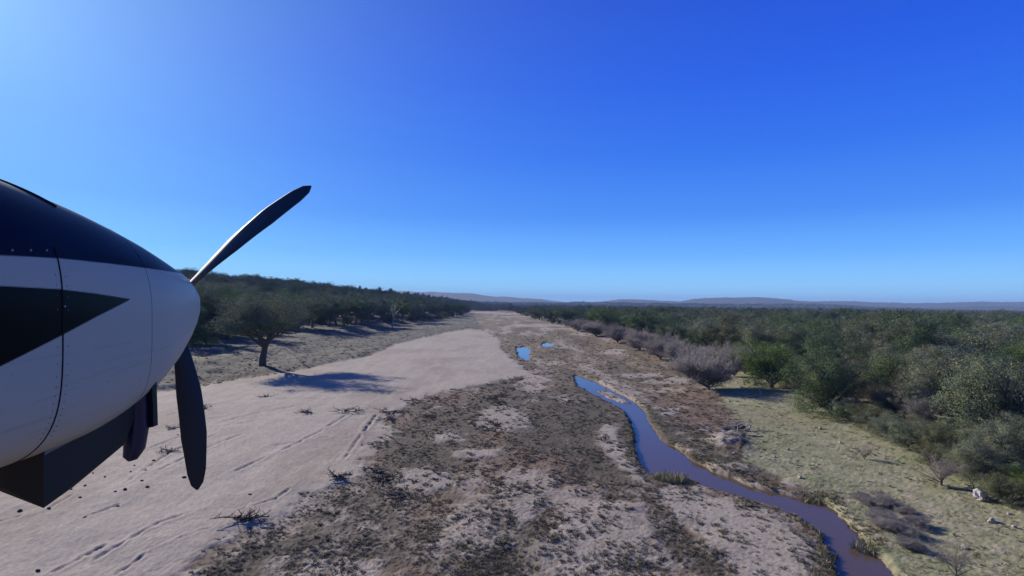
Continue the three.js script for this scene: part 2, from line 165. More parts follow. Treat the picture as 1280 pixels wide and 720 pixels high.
function surf(x, z, step = 0.1) {
  const o = OUT, D = Math.hypot(x, z), fine = 1 - sstep(0.25, 0.9, step), mid = 1 - sstep(1.5, 5, step);
  const n1 = fbm(x * 0.045 + 3, z * 0.045, 3), n2 = fbm(x * 0.23, z * 0.23 + 7, 3), n3 = mid > 0 ? fbm(x * 0.9, z * 0.9, 3) * mid : 0, n4 = fine > 0 ? noise(x * 4.1, z * 4.1) * fine + 0.6 * noise(x * 8.7, z * 8.7) * fine : 0;
  const edge = n2 * 1.2 + n3 * 0.7;
  let h = terrainBase(x, z) + (D < 3000 ? 0.22 * n1 + 0.10 * n2 * mid : 0);
  let r, g, b, veg;
  const set = (c) => { r = c[0]; g = c[1]; b = c[2]; }, mixc = (c, t) => { r += (c[0] - r) * t; g += (c[1] - g) * t; b += (c[2] - b) * t; };
  // weedy river bed
  set(C.mat2); veg = 1;
  mixc(C.mat, sstep(-0.25, 0.25, n1 + 0.5 * n2));
  mixc(C.straw, 0.75 * sstep(0.1, 0.55, n2 - 0.4 * n1));
  const along = fbm(x * 0.16 + 0.5 * n1, z * 0.025 + 2, 3);           // flood-laid bands along the flow
  const ol = mask(oliveBed, x, z, n1 * 2 + n2); if (ol > 0) { mixc([0.185, 0.138, 0.075], 0.8 * ol); mixc(C.mat, ol * 0.7 * sstep(0.05, 0.35, along)); veg *= 1 - 0.35 * ol; }
  const tongue = sstep(0.06, 0.3, -along + 0.22 * n3 + 0.15 * n2); mixc(C.sand2, 0.85 * tongue); mixc(C.sand, 0.5 * tongue * sstep(0.1, 0.4, n3 - along)); veg *= 1 - 0.6 * tongue;
  mixc(C.sand2, sstep(0.20, 0.5, n3 + 0.5 * n2) * 0.8);
  let dk = 0; for (const p of darkWeeds) dk = Math.max(dk, mask(p, x, z, edge)); if (dk > 0) { mixc(C.mat, dk * 0.95 * sstep(-0.5, -0.05, n2 * 0.5 - n3 * 0.5 + 0.55 * along)); veg = lerp(veg, 1.25, dk); }
  for (const p of reddish) { const m = mask(p, x, z, edge); if (m > 0) mixc(C.red, 0.8 * m * (0.7 + 0.6 * n3)); }
  let sandy = 0;
  for (let k = 0; k < sandPatches.length; k++) { const p = sandPatches[k], m = mask(p, x, z, p.freq < 0.1 ? n1 * 1.5 : edge); if (m > sandy) sandy = m; }
  if (sandy > 0) { mixc(C.sand, sandy * (0.92 - 0.3 * sstep(-0.1, 0.35, n2))); veg *= 1 - 0.62 * sandy; h += 0.06 * sandy; }
  const ls = mask(leftSand, x, z, edge);
  if (ls > 0) {
    mixc(C.sand, ls);
    mixc(C.sand2, ls * 0.85 * sstep(0.0, 0.5, noise(x * 0.11 + 5, z * 0.05) + 0.5 * n2));
    mixc(C.pale, ls * 0.5 * sstep(0.1, 0.6, noise(x * 0.3 + 9, z * 0.12) + 0.3 * n3));
    const st = mid > 0 ? noise(x * 1.1 + 0.3 * n2, z * 0.11) + 0.6 * noise(x * 2.6 + 40, z * 0.22 + 0.4 * n3) : 0; mixc(C.sand2, ls * 0.35 * sstep(0.15, 0.6, st)); mixc(C.pale, ls * 0.4 * sstep(0.2, 0.7, -st)); h += ls * 0.008 * st * fine;
    veg *= 1 - ls; h += 0.08 * ls + ls * mid * (0.02 * fbm(x * 0.35 + 1.3 * n2, z * 0.5, 3) + 0.02 * n3);
    if (step < 0.9) for (const t of tracks) {
      if (x < t.x0 || x > t.x1 || z < t.z0 || z > t.z1) continue;
      const d = lineDist(t.pts, x, z) + 0.5 * Math.abs(n3) + 0.9 * Math.max(0, n2), w = 0.09 + step * 0.3;
      if (d < 4 * w) { h -= 0.075 * Math.exp(-((d / w) ** 2)) * ls; h += 0.025 * Math.exp(-(((d - 2.1 * w) / w) ** 2)) * ls; mixc(C.sand2, 0.8 * ls * Math.exp(-((d / w) ** 2))); }
    }
  }
  const rg = mask(rightGrass, x, z, edge);
  if (rg > 0) {
    mixc(C.grass, rg); mixc(C.grass2, rg * 0.8 * sstep(-0.2, 0.35, n2 + 0.5 * n1)); mixc(C.litter, rg * 0.75 * sstep(0.12, 0.5, n3 - 0.5 * n1)); mixc(C.straw, rg * 0.5 * sstep(0.1, 0.4, n1)); veg = lerp(veg, 0.8, rg);
  }
  const lb = mask(leftBank, x, z, edge * 0.6);
  if (lb > 0) { mixc(C.bank, lb); mixc(C.grass2, lb * 0.5 * sstep(0, 0.4, n2)); mixc(C.sand2, lb * 0.4 * sstep(0.15, 0.5, n2 * 0.6 + n3)); veg = lerp(veg, 0.55, lb); h += 0.55 * lb * (0.7 + 0.9 * n2); const e = lb * (1 - lb) * 4; mixc(C.scarp, e * 0.8 * sstep(-0.1, 0.25, n2 + n1)); }  // bank colour is darkened: shade of the trees is painted into it
  // beyond the corridor: woodland floor
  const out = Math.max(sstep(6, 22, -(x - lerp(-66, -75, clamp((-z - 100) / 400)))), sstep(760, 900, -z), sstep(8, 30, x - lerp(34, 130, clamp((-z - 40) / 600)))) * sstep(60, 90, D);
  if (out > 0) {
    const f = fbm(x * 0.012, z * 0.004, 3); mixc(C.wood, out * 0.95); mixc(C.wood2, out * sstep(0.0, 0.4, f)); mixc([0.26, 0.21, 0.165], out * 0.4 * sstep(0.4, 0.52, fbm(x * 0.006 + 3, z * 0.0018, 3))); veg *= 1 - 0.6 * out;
  }
  for (const [mx, mz, mr, mh] of mounds) { const d = Math.hypot(x - mx, (z - mz) * 0.8) / mr; if (d < 2.5) h += mh * Math.exp(-d * d) * (1 + 0.6 * n3); }
  // water channel
  let wd = 0;
  for (const p of [stream, poolA, poolB]) { if (x < p.x0 || x > p.x1 || z < p.z0 || z > p.z1) continue; const m = sstep(-0.35, 0.55, sdist(p, x, z) + 0.32 * n3 + (p === stream ? 0.4 : 1.3) * n2); wd = Math.max(wd, m); }
  if (wd > 0) { const bm = mask(bar, x, z, n3); wd *= 1 - bm; h = lerp(Math.max(h, -0.08), -0.72, wd); mixc(C.wet, sstep(0.15, 0.6, wd) * 0.9); if (bm > 0) { h = Math.min(h, lerp(h, -0.17 + 0.05 * n3, sstep(0, 0.3, bm))); mixc(C.pale, bm * 0.5); } veg *= 1 - sstep(0, 0.1, wd); }
  // relief of weeds and clods
  h += (0.05 * n3 + 0.035 * n4) * clamp(veg) + 0.012 * n4 * (1 - clamp(veg));
  const v = 1 + 0.30 * n3 * (0.4 + veg) + 0.16 * n4;
  o.h = h; o.r = r * v; o.g = g * v; o.b = b * v; o.veg = veg; o.sand = Math.max(ls, sandy); o.rg = rg; o.wet = wd;
  return o;
}
const groundY = (x, z) => surf(x, z, 0.3).h;
{
  const az = [], rr = [];
  for (let a = -180; a < -54; a += 3) az.push(a);
  for (let a = -54; a < 54; a += 0.1) az.push(a);
  for (let a = 54; a < 180; a += 3) az.push(a);
  const NA = az.length;
  for (let r = 2; r < 14; r += 2) rr.push(r);
  for (let r = 14; r < 12500;) { rr.push(r); r += Math.min(Math.max(0.09, r * r / (EYE * 540) * 0.85), Math.max(r * 0.035, 0.09)); }
  const NR = rr.length, pos = new Float32Array((NA * NR + 1) * 3), col = new Float32Array((NA * NR + 1) * 3), uv = new Float32Array((NA * NR + 1) * 2), idx = [];
  let k = 0;
  for (let j = 0; j < NR; j++) for (let i = 0; i < NA; i++, k++) {
    const a = az[i] * rad, x = Math.sin(a) * rr[j], z = -Math.cos(a) * rr[j], dense = Math.abs(az[i]) <= 54;
    const st = Math.max((rr[Math.min(j + 1, NR - 1)] - rr[Math.max(j - 1, 0)]) / 2, rr[j] * (dense ? 0.0018 : 0.05));
    const s = surf(x, z, st);
    pos[k * 3] = x; pos[k * 3 + 1] = s.h; pos[k * 3 + 2] = z; col[k * 3] = s.r; col[k * 3 + 1] = s.g; col[k * 3 + 2] = s.b; uv[k * 2] = x / 6; uv[k * 2 + 1] = z / 6;
  }
  for (let j = 0; j < NR - 1; j++) for (let i = 0; i < NA; i++) { const a = j * NA + i, b = j * NA + (i + 1) % NA; idx.push(a, b, b + NA, a, b + NA, a + NA); }
  const s = surf(0, 0, 2); pos[k * 3 + 1] = s.h; col.set([s.r, s.g, s.b], k * 3);
  for (let i = 0; i < NA; i++) idx.push(k, (i + 1) % NA, i);
  const g = new THREE.BufferGeometry();
  g.setAttribute('position', new THREE.BufferAttribute(pos, 3)); g.setAttribute('color', new THREE.BufferAttribute(col, 3)); g.setAttribute('uv', new THREE.BufferAttribute(uv, 2)); g.setIndex(idx); g.computeVertexNormals();
  // grain of the sand and weeds, 6 m to a repeat
  const N = 1024, px = new Uint8Array(N * N * 4), q = rng(5), wrap = (f, x, y, n) => { // periodic noise
    let s = 0; const X = x * n, Y = y * n, i = Math.floor(X), j = Math.floor(Y), u = X - i, v = Y - j, su = u * u * (3 - 2 * u), sv = v * v * (3 - 2 * v), H = (a, b) => GX[hsh(((a % n) + n) % n + f * 131, ((b % n) + n) % n)];
    return lerp(lerp(H(i, j), H(i + 1, j), su), lerp(H(i, j + 1), H(i + 1, j + 1), su), sv);
  };
  for (let y = 0; y < N; y++) for (let x = 0; x < N; x++) { const u = x / N, w = y / N, t = 0.86 + 0.05 * wrap(1, u, w, 24) + 0.06 * wrap(2, u, w, 64) + 0.06 * wrap(3, u, w, 170) + 0.08 * (q() - 0.5), m = (y * N + x) * 4; const e = clamp(t) * 255; px[m] = e; px[m + 1] = e; px[m + 2] = e; px[m + 3] = 255; }
  const t = new THREE.DataTexture(px, N, N); t.wrapS = t.wrapT = THREE.RepeatWrapping; t.magFilter = THREE.LinearFilter; t.needsUpdate = true;
  const m = new THREE.MeshStandardMaterial({ vertexColors: true, roughness: 0.97, map: t, bumpMap: t, bumpScale: 0.05 });
  const o = mesh('ground', g, m, scene); tag(o, null, null, null, 'structure');
}

// ───────────────────────── water
const waterMat = new THREE.MeshPhysicalMaterial({ roughness: 0.06, metalness: 0, ior: 1.333, specularIntensity: 1 }); waterMat.color.setRGB(0.10, 0.068, 0.034);
function water(name, pts, label) {
  const sh = new THREE.Shape(pts.map(([x, z]) => new THREE.Vector2(x, -z))), g = new THREE.ShapeGeometry(sh);
  g.rotateX(-Math.PI / 2);
  const o = mesh(name, g, waterMat, scene); o.position.y = -0.24; tag(o, label, null, null, 'structure'); return o;
}
water('stream', streamWater, 'shallow brown stream winding along the dry river bed');
water('pool', poolAWater, 'bright round pool beside the wide sand flat');
water('pool', poolBWater, 'small pool in the weeds above the round pool');

// ───────────────────────── trees
const bark = [std(0.085, 0.07, 0.06), std(0.13, 0.115, 0.10), std(0.20, 0.18, 0.165)];
function skeleton(R, o) {
  const br = [], tips = [];
  (function grow(p, d, len, r, lv) {
    const n = lv === 0 ? 5 : 4, pts = [p.clone()], rs = [r], q = p.clone(), dd = d.clone(), r1 = r * (lv === 0 ? 0.6 : 0.42);
    for (let k = 1; k <= n; k++) {
      dd.x += (R() - 0.5) * o.bend; dd.y += (R() - 0.5) * o.bend * 0.7 + (lv ? o.lift : 0.12); dd.z += (R() - 0.5) * o.bend; dd.normalize();
      q.addScaledVector(dd, len / n); pts.push(q.clone()); rs.push(lerp(r, r1, k / n));
      if (lv < o.levels && (lv > 0 || k >= o.first)) {
        const c = lv === 0 ? (k === n ? o.split[0] : Math.ceil(o.split[0] / 2)) : (R() < 0.75 ? Math.ceil(o.split[lv] / 2) : 1);
        for (let m = 0; m < c; m++) {
          const a = R() * 6.283, sp = o.spread[lv] * (0.7 + 0.6 * R()), side = V(Math.cos(a), 0, Math.sin(a)), nd = dd.clone().multiplyScalar(Math.cos(sp)).addScaledVector(side, Math.sin(sp)).normalize();
          grow(q, nd, len * o.shrink[lv] * (0.7 + 0.5 * R()), rs[k] * 0.62, lv + 1);
        }
      }
      if (lv >= o.levels - 1 && k >= 2) tips.push(q.clone());
    }
    br.push({ pts, rs, lv });
  })(V(0, 0, 0), V((R() - 0.5) * 0.2, 1, (R() - 0.5) * 0.2).normalize(), o.trunk, o.girth, 0);
  return { br, tips };
}
function leaf(S, p, s, nrm, R, col) {
  const u = V(R() - 0.5, R() - 0.5, R() - 0.5).cross(nrm).normalize(), w = nrm.clone().cross(u);
  S.quad(p.clone().addScaledVector(u, -s), p.clone().addScaledVector(w, -s * 0.5).addScaledVector(nrm, s * 0.12), p.clone().addScaledVector(u, s), p.clone().addScaledVector(w, s * 0.5).addScaledVector(nrm, s * 0.12), col);
}
function leafyTree(seed, o) { // returns geometries of trunk and crown for a tree that is o.height tall
  const R = rng(seed), sk = skeleton(R, o), T = new Soup(), L = new Soup();
  for (const b of sk.br) if (b.lv < 3) T.tube(b.pts, b.rs, b.lv === 0 ? 8 : b.lv === 1 ? 5 : 3);
  let tips = sk.tips;
  const top = Math.max(...tips.map((t) => t.y)), cx = tips.reduce((s, t) => s + t.x, 0) / tips.length, cz = tips.reduce((s, t) => s + t.z, 0) / tips.length;
  const keep = Math.min(tips.length, o.clumps), chosen = [];
  const pool = tips.slice(); while (chosen.length < keep) chosen.push(pool.splice(Math.floor(R() * pool.length), 1)[0]);
  if (o.skirt) for (let k = 0; k < o.skirt; k++) { const a = R() * 6.283, q = o.skirtR * Math.sqrt(0.3 + 0.7 * R()); chosen.push(V(cx + Math.cos(a) * q, 0.3 + R() * R() * top * 0.6, cz + Math.sin(a) * q)); }
  const ctr = V(cx, top * 0.55, cz);
  for (const c of chosen) {
    const rc = o.clump * (0.55 + 0.9 * R()), n = Math.round(o.leaves * (0.5 + R())), hue = R(), tone = 0.75 + 0.5 * R();
    const outward = c.clone().sub(ctr).normalize();
    for (let k = 0; k < n; k++) {
      const d = V(R() - 0.5, R() - 0.5, R() - 0.5).normalize(), q = Math.pow(R(), 0.5), p = c.clone().add(V(d.x * rc * q, d.y * rc * q * 0.62, d.z * rc * q));
      if (p.y < 0.12) p.y = 0.12 + R() * 0.3;
      const nrm = d.multiplyScalar(0.8).add(outward.clone().multiplyScalar(0.3)).add(V((R() - 0.5) * 1.2, 0.35 + (R() - 0.5), (R() - 0.5) * 1.2)).normalize(), t = tone * (0.7 + 0.6 * R());
      leaf(L, p, o.leaf * (0.45 + 1.1 * R() * R() + 0.2 * hue), nrm, R, [t * (0.92 + 0.25 * hue), t, t * (1.02 - 0.25 * hue)]);
    }
  }
  const trunk = T.geo(), crown = L.geo(); crown.computeBoundingBox();
  const bb = crown.boundingBox, sy = 1 / bb.max.y, sr = 2 / ((bb.max.x - bb.min.x) + (bb.max.z - bb.min.z)) * 2;
  return { trunk, crown, h: bb.max.y, r: ((bb.max.x - bb.min.x) + (bb.max.z - bb.min.z)) / 4 };
}
function bareTree(seed, o) {
  const R = rng(seed), sk = skeleton(R, o), T = new Soup(), L = new Soup();
  for (const b of sk.br) if (b.lv < (o.levels > 2 ? 2 : 1)) T.tube(b.pts, b.rs, b.lv === 0 ? 7 : 5); else L.tube(b.pts, b.rs.map((r) => Math.max(r, 0.009)), 3);
  for (const t of sk.tips) for (let k = 0; k < o.twigs; k++) {
    const d = V(R() - 0.5, R() * 0.8 - 0.15, R() - 0.5).normalize(), l = o.twig * (0.5 + R()), m = t.clone().addScaledVector(d, l * 0.5).add(V((R() - 0.5) * 0.2 * l, (R() - 0.5) * 0.2 * l, (R() - 0.5) * 0.2 * l));
    L.tube([t, m, t.clone().addScaledVector(d, l)], [0.010, 0.008, 0.005], 3);
  }
  const trunk = T.geo(), crown = L.geo(); crown.computeBoundingBox(); const bb = crown.boundingBox;
  return { trunk, crown, h: bb.max.y, r: ((bb.max.x - bb.min.x) + (bb.max.z - bb.min.z)) / 4 };
}
const treeO = { levels: 3, trunk: 3.4, girth: 0.3, first: 3, split: [4, 4, 3], spread: [0.85, 0.75, 0.8], shrink: [1.05, 0.62, 0.55], bend: 0.45, lift: 0.06, clumps: 210, clump: 0.95, leaves: 105, leaf: 0.088 };
const bushO = { levels: 3, trunk: 1.3, girth: 0.16, first: 1, split: [5, 4, 3], spread: [0.75, 0.75, 0.8], shrink: [1.5, 0.62, 0.55], bend: 0.5, lift: 0.05, clumps: 140, clump: 0.62, leaves: 100, leaf: 0.064, skirt: 50, skirtR: 2.0 };
const bareO = { levels: 4, trunk: 0.9, girth: 0.13, first: 1, split: [6, 3, 2, 2], spread: [1.05, 0.7, 0.65, 0.6], shrink: [1.9, 0.62, 0.55, 0.55], bend: 0.4, lift: 0.05, twigs: 1, twig: 0.6 };
const variants = {
  broad: [1, 2, 3, 4, 5].map((s) => leafyTree(100 + s, { ...treeO, trunk: 2.6 + s * 0.35 })),
  bush: [1, 2, 3, 4].map((s) => leafyTree(200 + s, bushO)),
  fineBroad: [1, 2].map((s) => leafyTree(120 + s, { ...treeO, trunk: 2.9, clumps: 240, leaves: 210, leaf: 0.058 })),
  fineBush: [1, 2].map((s) => leafyTree(220 + s, { ...bushO, clumps: 170, leaves: 260, leaf: 0.036 })),
  bare: [1, 2, 3].map((s) => bareTree(300 + s, bareO)),
  sparse: [5, 6, 7].map((s) => bareTree(300 + s, { ...bareO, levels: 3, split: [4, 2, 2], spread: [0.8, 0.7, 0.7], girth: 0.1, twigs: 1, twig: 0.4 })),
  dead: [bareTree(311, { ...treeO, levels: 2, first: 3, split: [3, 2], spread: [0.5, 0.6], shrink: [0.8, 0.5], girth: 0.22, twigs: 0, twig: 0.1 })],
};
const green = (r, g, b) => new THREE.MeshPhysicalMaterial({ vertexColors: true, side: THREE.DoubleSide, color: new THREE.Color().setRGB(r, g, b), roughness: 1, transmission: 0.18, thickness: 0 });
const leafMats = { dark: [green(0.072, 0.128, 0.044), green(0.09, 0.14, 0.055), green(0.06, 0.108, 0.046)], grey: [green(0.145, 0.18, 0.105), green(0.155, 0.18, 0.12)], bright: [green(0.115, 0.19, 0.04), green(0.10, 0.165, 0.038)], olive: [green(0.10, 0.115, 0.05)], silver: [green(0.19, 0.185, 0.17)] };
const twigMats = [std(0.28, 0.255, 0.23), std(0.32, 0.29, 0.255), std(0.25, 0.222, 0.195)];
const pickR = rng(77), pick = (a) => a[Math.floor(pickR() * a.length)];
function plant(name, kind, vi, crownMat, trunkMat, [x, z, h, r], label, category, group, crownName = 'crown') {
  const v = variants[kind][vi % variants[kind].length], o = base(name, x, groundY(x, z) - 0.06, z);
  const w = 1.12 * r / v.r; o.scale.set(w, h / v.h, w); o.rotation.y = pickR() * 6.283;
  mesh('trunk', v.trunk, trunkMat, o); mesh(crownName, v.crown, crownMat, o);
  return tag(o, label, category, group);
}
// trees that stand out
plant('broad_tree', 'fineBroad', 0, leafMats.grey[0], bark[0], [-43.4, -95.0, 13.6, 9.1], 'big lone tree on the sand casting a long shadow', 'tree');
plant('broad_tree', 'fineBroad', 1, leafMats.dark[2], bark[0], [49.7, -67.7, 10.9, 5.4], 'tall dark tree rising above the woodland behind the silver shrub', 'tree');
plant('leafy_bush', 'fineBush', 0, leafMats.bright[0], bark[0], [35.9, -75.0, 8.1, 5.0], 'bright green bush beside the leafless grey shrubs', 'bush');
plant('leafy_bush', 'fineBush', 1, leafMats.dark[1], bark[0], [33.5, -56.8, 7.6, 4.7], 'dark rounded bush with deep shade at its foot by the grassy bank', 'bush');
plant('broad_tree', 'fineBush', 0, leafMats.grey[0], bark[1], [37.7, -42.4, 9.5, 4.1], 'wide grey green tree overhanging the white boulder', 'tree');
plant('leafy_bush', 'fineBush', 1, leafMats.silver[0], bark[1], [36.8, -49.1, 4.1, 1.9], 'silvery grey shrub in front of the tall dark tree', 'shrub');
plant('leafy_bush', 'fineBush', 0, leafMats.bright[1], bark[0], [32.3, -33.8, 2.2, 1.5], 'light green bush beside the white boulder', 'bush');
plant('leafy_bush', 'bush', 0, leafMats.olive[0], bark[0], [30.8, -40.1, 1.5, 1.2], 'low olive bush on the grass below the silvery shrub', 'bush');
plant('leafy_bush', 'bush', 2, leafMats.dark[0], bark[0], [37.1, -44.1, 1.8, 1.6], 'low dark bush under the wide grey green tree', 'bush');
plant('leafless_shrub', 'bare', 0, twigMats[0], bark[1], [27.5, -75.7, 6.9, 5.6], 'wide leafless grey shrub next to the bright green bush', 'shrub', undefined, 'twigs');
plant('leafless_tree', 'sparse', 0, twigMats[2], bark[0], [28.2, -35.7, 2.6, 1.7], 'small bare tree standing alone on the bank grass', 'tree', undefined, 'twigs');
plant('leafless_shrub', 'sparse', 2, twigMats[2], bark[1], [20.0, -24.5, 1.7, 0.9], 'sparse bare shrub on the grass slope above the stream bend', 'shrub', undefined, 'twigs');
plant('leafless_shrub', 'sparse', 1, twigMats[2], bark[0], [27.2, -41.9, 1.7, 0.6], 'tiny bare sapling on the grassy bank', 'shrub', undefined, 'twigs');
{ const pw = std(0.42, 0.36, 0.29); plant('dead_tree', 'dead', 0, pw, pw, [-52.9, -240.4, 13.1, 2.5], 'pale dead tree at the edge of the shaded bank', 'tree', undefined, 'limbs'); };
for (const t of [[31.8, -115.4, 7.2, 4.8], [32.8, -138.2, 6.5, 5.1], [32.3, -165.1, 6.8, 5.6], [31.2, -200.2, 6.8, 6.5], [29.2, -239.7, 6.4, 7.1], [31.9, -101.5, 6.9, 4.5], [35.9, -87.3, 6.7, 3.2]]) plant('leafless_shrub', 'bare', Math.floor(pickR() * 3), pick(twigMats), bark[1], t, 'leafless grey purple shrub along the woodland edge', 'shrub', 'leafless shrubs along the woodland edge', 'twigs');
for (const t of [[20.9, -31.0, 0.8, 1.1], [20.8, -29.1, 0.9, 1.1], [21.7, -33.7, 0.8, 0.9], [22.9, -33.0, 0.8, 0.9], [20.1, -27.4, 0.8, 0.9], [21.8, -32.9, 0.7, 0.8], [20.5, -29.7, 0.7, 0.9], [22.3, -29.9, 0.7, 0.8], [22.9, -31.7, 0.7, 0.7]]) plant('leafless_shrub', 'bare', Math.floor(pickR() * 3), twigMats[0], bark[1], t, 'low grey thorny scrub on the bank above the stream', 'shrub', 'thorny scrub on the stream bank', 'twigs');

for (const [k, t] of [[33.1, -50.4, 2.9, 1.9], [32.5, -47.3, 2.5, 1.9], [32.3, -44.3, 2.8, 2.0], [32.7, -41.3, 2.7, 1.8], [31.2, -37.6, 2.4, 1.7], [31.1, -35.8, 3.2, 2.0], [29.4, -32.2, 2.2, 1.4], [33.9, -36.5, 4.4, 2.4], [34.8, -45.4, 2.4, 1.7], [37.4, -52.8, 3.1, 2.3], [34.2, -40.2, 3.2, 1.8], [33.8, -54.6, 2.7, 1.8]].entries()) plant('leafy_bush', 'fineBush', k, k % 3 ? leafMats.grey[k % 2] : leafMats.olive[0], bark[1], t, 'grey green bush massed along the grassy bank around the silvery shrub', 'bush', 'grey green bushes along the grassy bank');

// woodland on both sides
const taken = [];
for (const o of scene.children) if (o.userData.category) taken.push([o.position.x, o.position.z, 0.9]);
const edgeR = [[25.22, -16.35], [28.38, -27.25], [32.03, -33.54], [34.44, -40.63], [35.52, -50.23], [36.76, -61.07], [40.5, -79.5], [38.3, -89.3], [35.3, -99.5], [35, -112.7], [36.1, -143.3], [36.2, -187.8], [31.2, -280.2], [19.8, -377.5], [5.2, -654.2]], edgeL = [[-73.7, -53.6], [-77.4, -82.5], [-72.7, -112.5], [-68.8, -120.1], [-71.1, -142.4], [-70.6, -171.5], [-68.4, -194], [-64.3, -230.2], [-58.2, -283.2], [-48.9, -351.1], [-45.4, -455.9], [-49.6, -593.4]];
const sideOf = (pts, x, z) => { let best = 1e9, s = 0; for (let i = 1; i < pts.length; i++) { const ax = pts[i - 1][0], az = pts[i - 1][1], ex = pts[i][0] - ax, ez = pts[i][1] - az, wx = x - ax, wz = z - az, t = clamp((wx * ex + wz * ez) / (ex * ex + ez * ez)), d = Math.hypot(wx - ex * t, wz - ez * t); if (d < best) { best = d; s = Math.sign(ex * wz - ez * wx) * d; } } return s; };
const woods = [];
{
  const R = rng(42), far = [];
  const grid = new Map(), key = (x, z) => Math.floor(x / 10) + ',' + Math.floor(z / 10);
  const free = (x, z, d) => { const gi = Math.floor(x / 10), gj = Math.floor(z / 10); for (let i = -1; i <= 1; i++) for (let j = -1; j <= 1; j++) for (const q of grid.get((gi + i) + ',' + (gj + j)) ?? []) if (Math.hypot(q[0] - x, q[1] - z) < d + q[2]) return false; return true; };
  const add = (x, z, d) => { const k = key(x, z); if (!grid.has(k)) grid.set(k, []); grid.get(k).push([x, z, d]); };
  for (const t of taken) add(...t);
  for (let n = 0; n < 80000; n++) {
    const D = Math.sqrt(900 + 302000 * R()), a = (R() - 0.5) * 100 * rad, x = Math.sin(a) * D, z = -Math.cos(a) * D;
    const sr = sideOf(edgeR, x, z), sl = sideOf(edgeL, x, z), right = x > 0 ? sr > 0 : x > -20 && sr > 0 && sl < 0 && z < -700, left = x < 0 && sl < 0;
    if (!right && !left) continue;
    if (right && noise(x * 0.045 + 11, z * 0.03) > 0.42) continue;              // clearings
    const into = right ? sr : -sl, u = R(), gap = (right ? (into < 12 ? 1.5 : 2.0) : 2.3) + D * 0.006;
    if (!free(x, z, gap)) continue; add(x, z, gap);
    let k, h;
    if (right) { if (u < (into < 14 ? 0.34 : 0.16)) { k = 'bare'; h = 3.2 + R() * 2.6; } else if (u < 0.55) { k = 'bush'; h = 3.2 + R() * 2.6; } else { k = 'broad'; h = (6.2 + R() * 3.6) * (R() < 0.25 ? 1.2 : 1); } } else { if (u < 0.1) { k = 'bare'; h = 3.5 + R() * 3; } else if (u < (into < 14 ? 0.5 : 0.28)) { k = 'bush'; h = 4 + R() * 3; } else { k = 'broad'; h = 9.5 + R() * 4.5; } }
    woods.push({ x, z, h, r: h * (k === 'broad' ? 0.5 + R() * 0.22 : k === 'bush' ? 0.55 + R() * 0.2 : 0.55 + R() * 0.25), k, D, right, into, q: h / D, m: R() });
  }
  woods.sort((p, q) => q.q - p.q);
  const count = { broad: 0, bush: 0, bare: 0 }, rest = [];
  for (const w of woods) {
    if (count[w.k]++ >= (w.k === 'broad' ? 285 : 240)) { rest.push(w); continue; }
    const t = [w.x, w.z, w.h, w.r], vi = Math.floor(w.m * 97);
    const row = w.into < 9 ? 'at the front edge of' : w.into < 45 ? 'within' : 'far back in', where = row + (w.right ? ' the woodland beyond the stream' : ' the woodland above the sand flat'), grp = row + (w.right ? ' the woodland beyond the stream' : ' the woodland above the sand flat');
    if (w.k === 'bare') plant('leafless_shrub', 'bare', vi, twigMats[vi % 3], bark[1], t, 'leafless grey shrub ' + where, 'shrub', 'leafless shrubs, ' + grp, 'twigs');
    else {
      const set = w.m < 0.52 ? 'dark' : w.m < 0.8 ? 'grey' : w.m < 0.92 ? 'olive' : 'bright', word = set === 'dark' ? 'dark green' : set === 'grey' ? 'grey green' : set === 'olive' ? 'olive green' : 'fresh green';
      plant(w.k === 'bush' ? 'leafy_bush' : 'broad_tree', w.D < 110 ? (w.k === 'bush' ? 'fineBush' : 'fineBroad') : w.k, vi, leafMats[set][vi % leafMats[set].length], bark[vi % 2], t, word + (w.k === 'bush' ? ' rounded bush ' : ' spreading tree ') + where, w.k === 'bush' ? 'bush' : 'tree', word + (w.k === 'bush' ? ' bushes, ' : ' trees, ') + grp);
    }
  }
  console.log('woods', woods.length, JSON.stringify(count), 'rest', rest.length);
  // the far wood, one mass
  for (let n = 0; n < 90000; n++) {
    const D = 520 + 2700 * R(), a = (R() - 0.5) * 104 * rad, x = Math.sin(a) * D, z = -Math.cos(a) * D;
    if (R() > 0.35 + 0.4 * D / 3200) continue;
    const sr = sideOf(edgeR, x, z), sl = sideOf(edgeL, x, z);
    if (!(x > 0 ? sr > 0 : sl < 0) && -z < 760) continue;
    const pn = fbm(x * 0.012, z * 0.005, 3); if (fbm(x * 0.006, z * 0.003, 2) > 0.28) continue;
    far.push({ x, z, h: ((x < 0 ? 7 : 4) + R() * 4) * (0.75 + 0.9 * Math.max(0, pn + 0.2) + (R() < 0.06 ? 0.5 : 0)), r: 2.4 + R() * R() * 5, u: clamp(R() * 0.8 + 0.1 - pn * 0.9, 0, 1) });
  }
  for (const [k, nm, lab] of [['broad', 'woodland_trees', 'broad trees crowding together deep in the woods'], ['bush', 'woodland_bushes', 'rounded bushes crowding together deep in the woods'], ['bare', 'woodland_shrubs', 'leafless shrubs crowding together deep in the woods']]) {
    const list = rest.filter((w) => w.k === k); if (!list.length) continue;
    const v = variants[k][2], tint = (g, c) => { g = g.clone(); const a = new Float32Array(g.attributes.position.count * 3); for (let i = 0; i < a.length; i++) a[i] = c[i % 3]; g.setAttribute('color', new THREE.BufferAttribute(a, 3)); return g; };
    const geo = mergeGeometries([k === 'bare' ? tint(v.crown, [1, 1, 1]) : v.crown, tint(v.trunk, [1, 0.8, 0.9])]), im = new THREE.InstancedMesh(geo, vcol({ roughness: 1 }), list.length), M = new THREE.Matrix4(), qt = new THREE.Quaternion(), c = new THREE.Color();
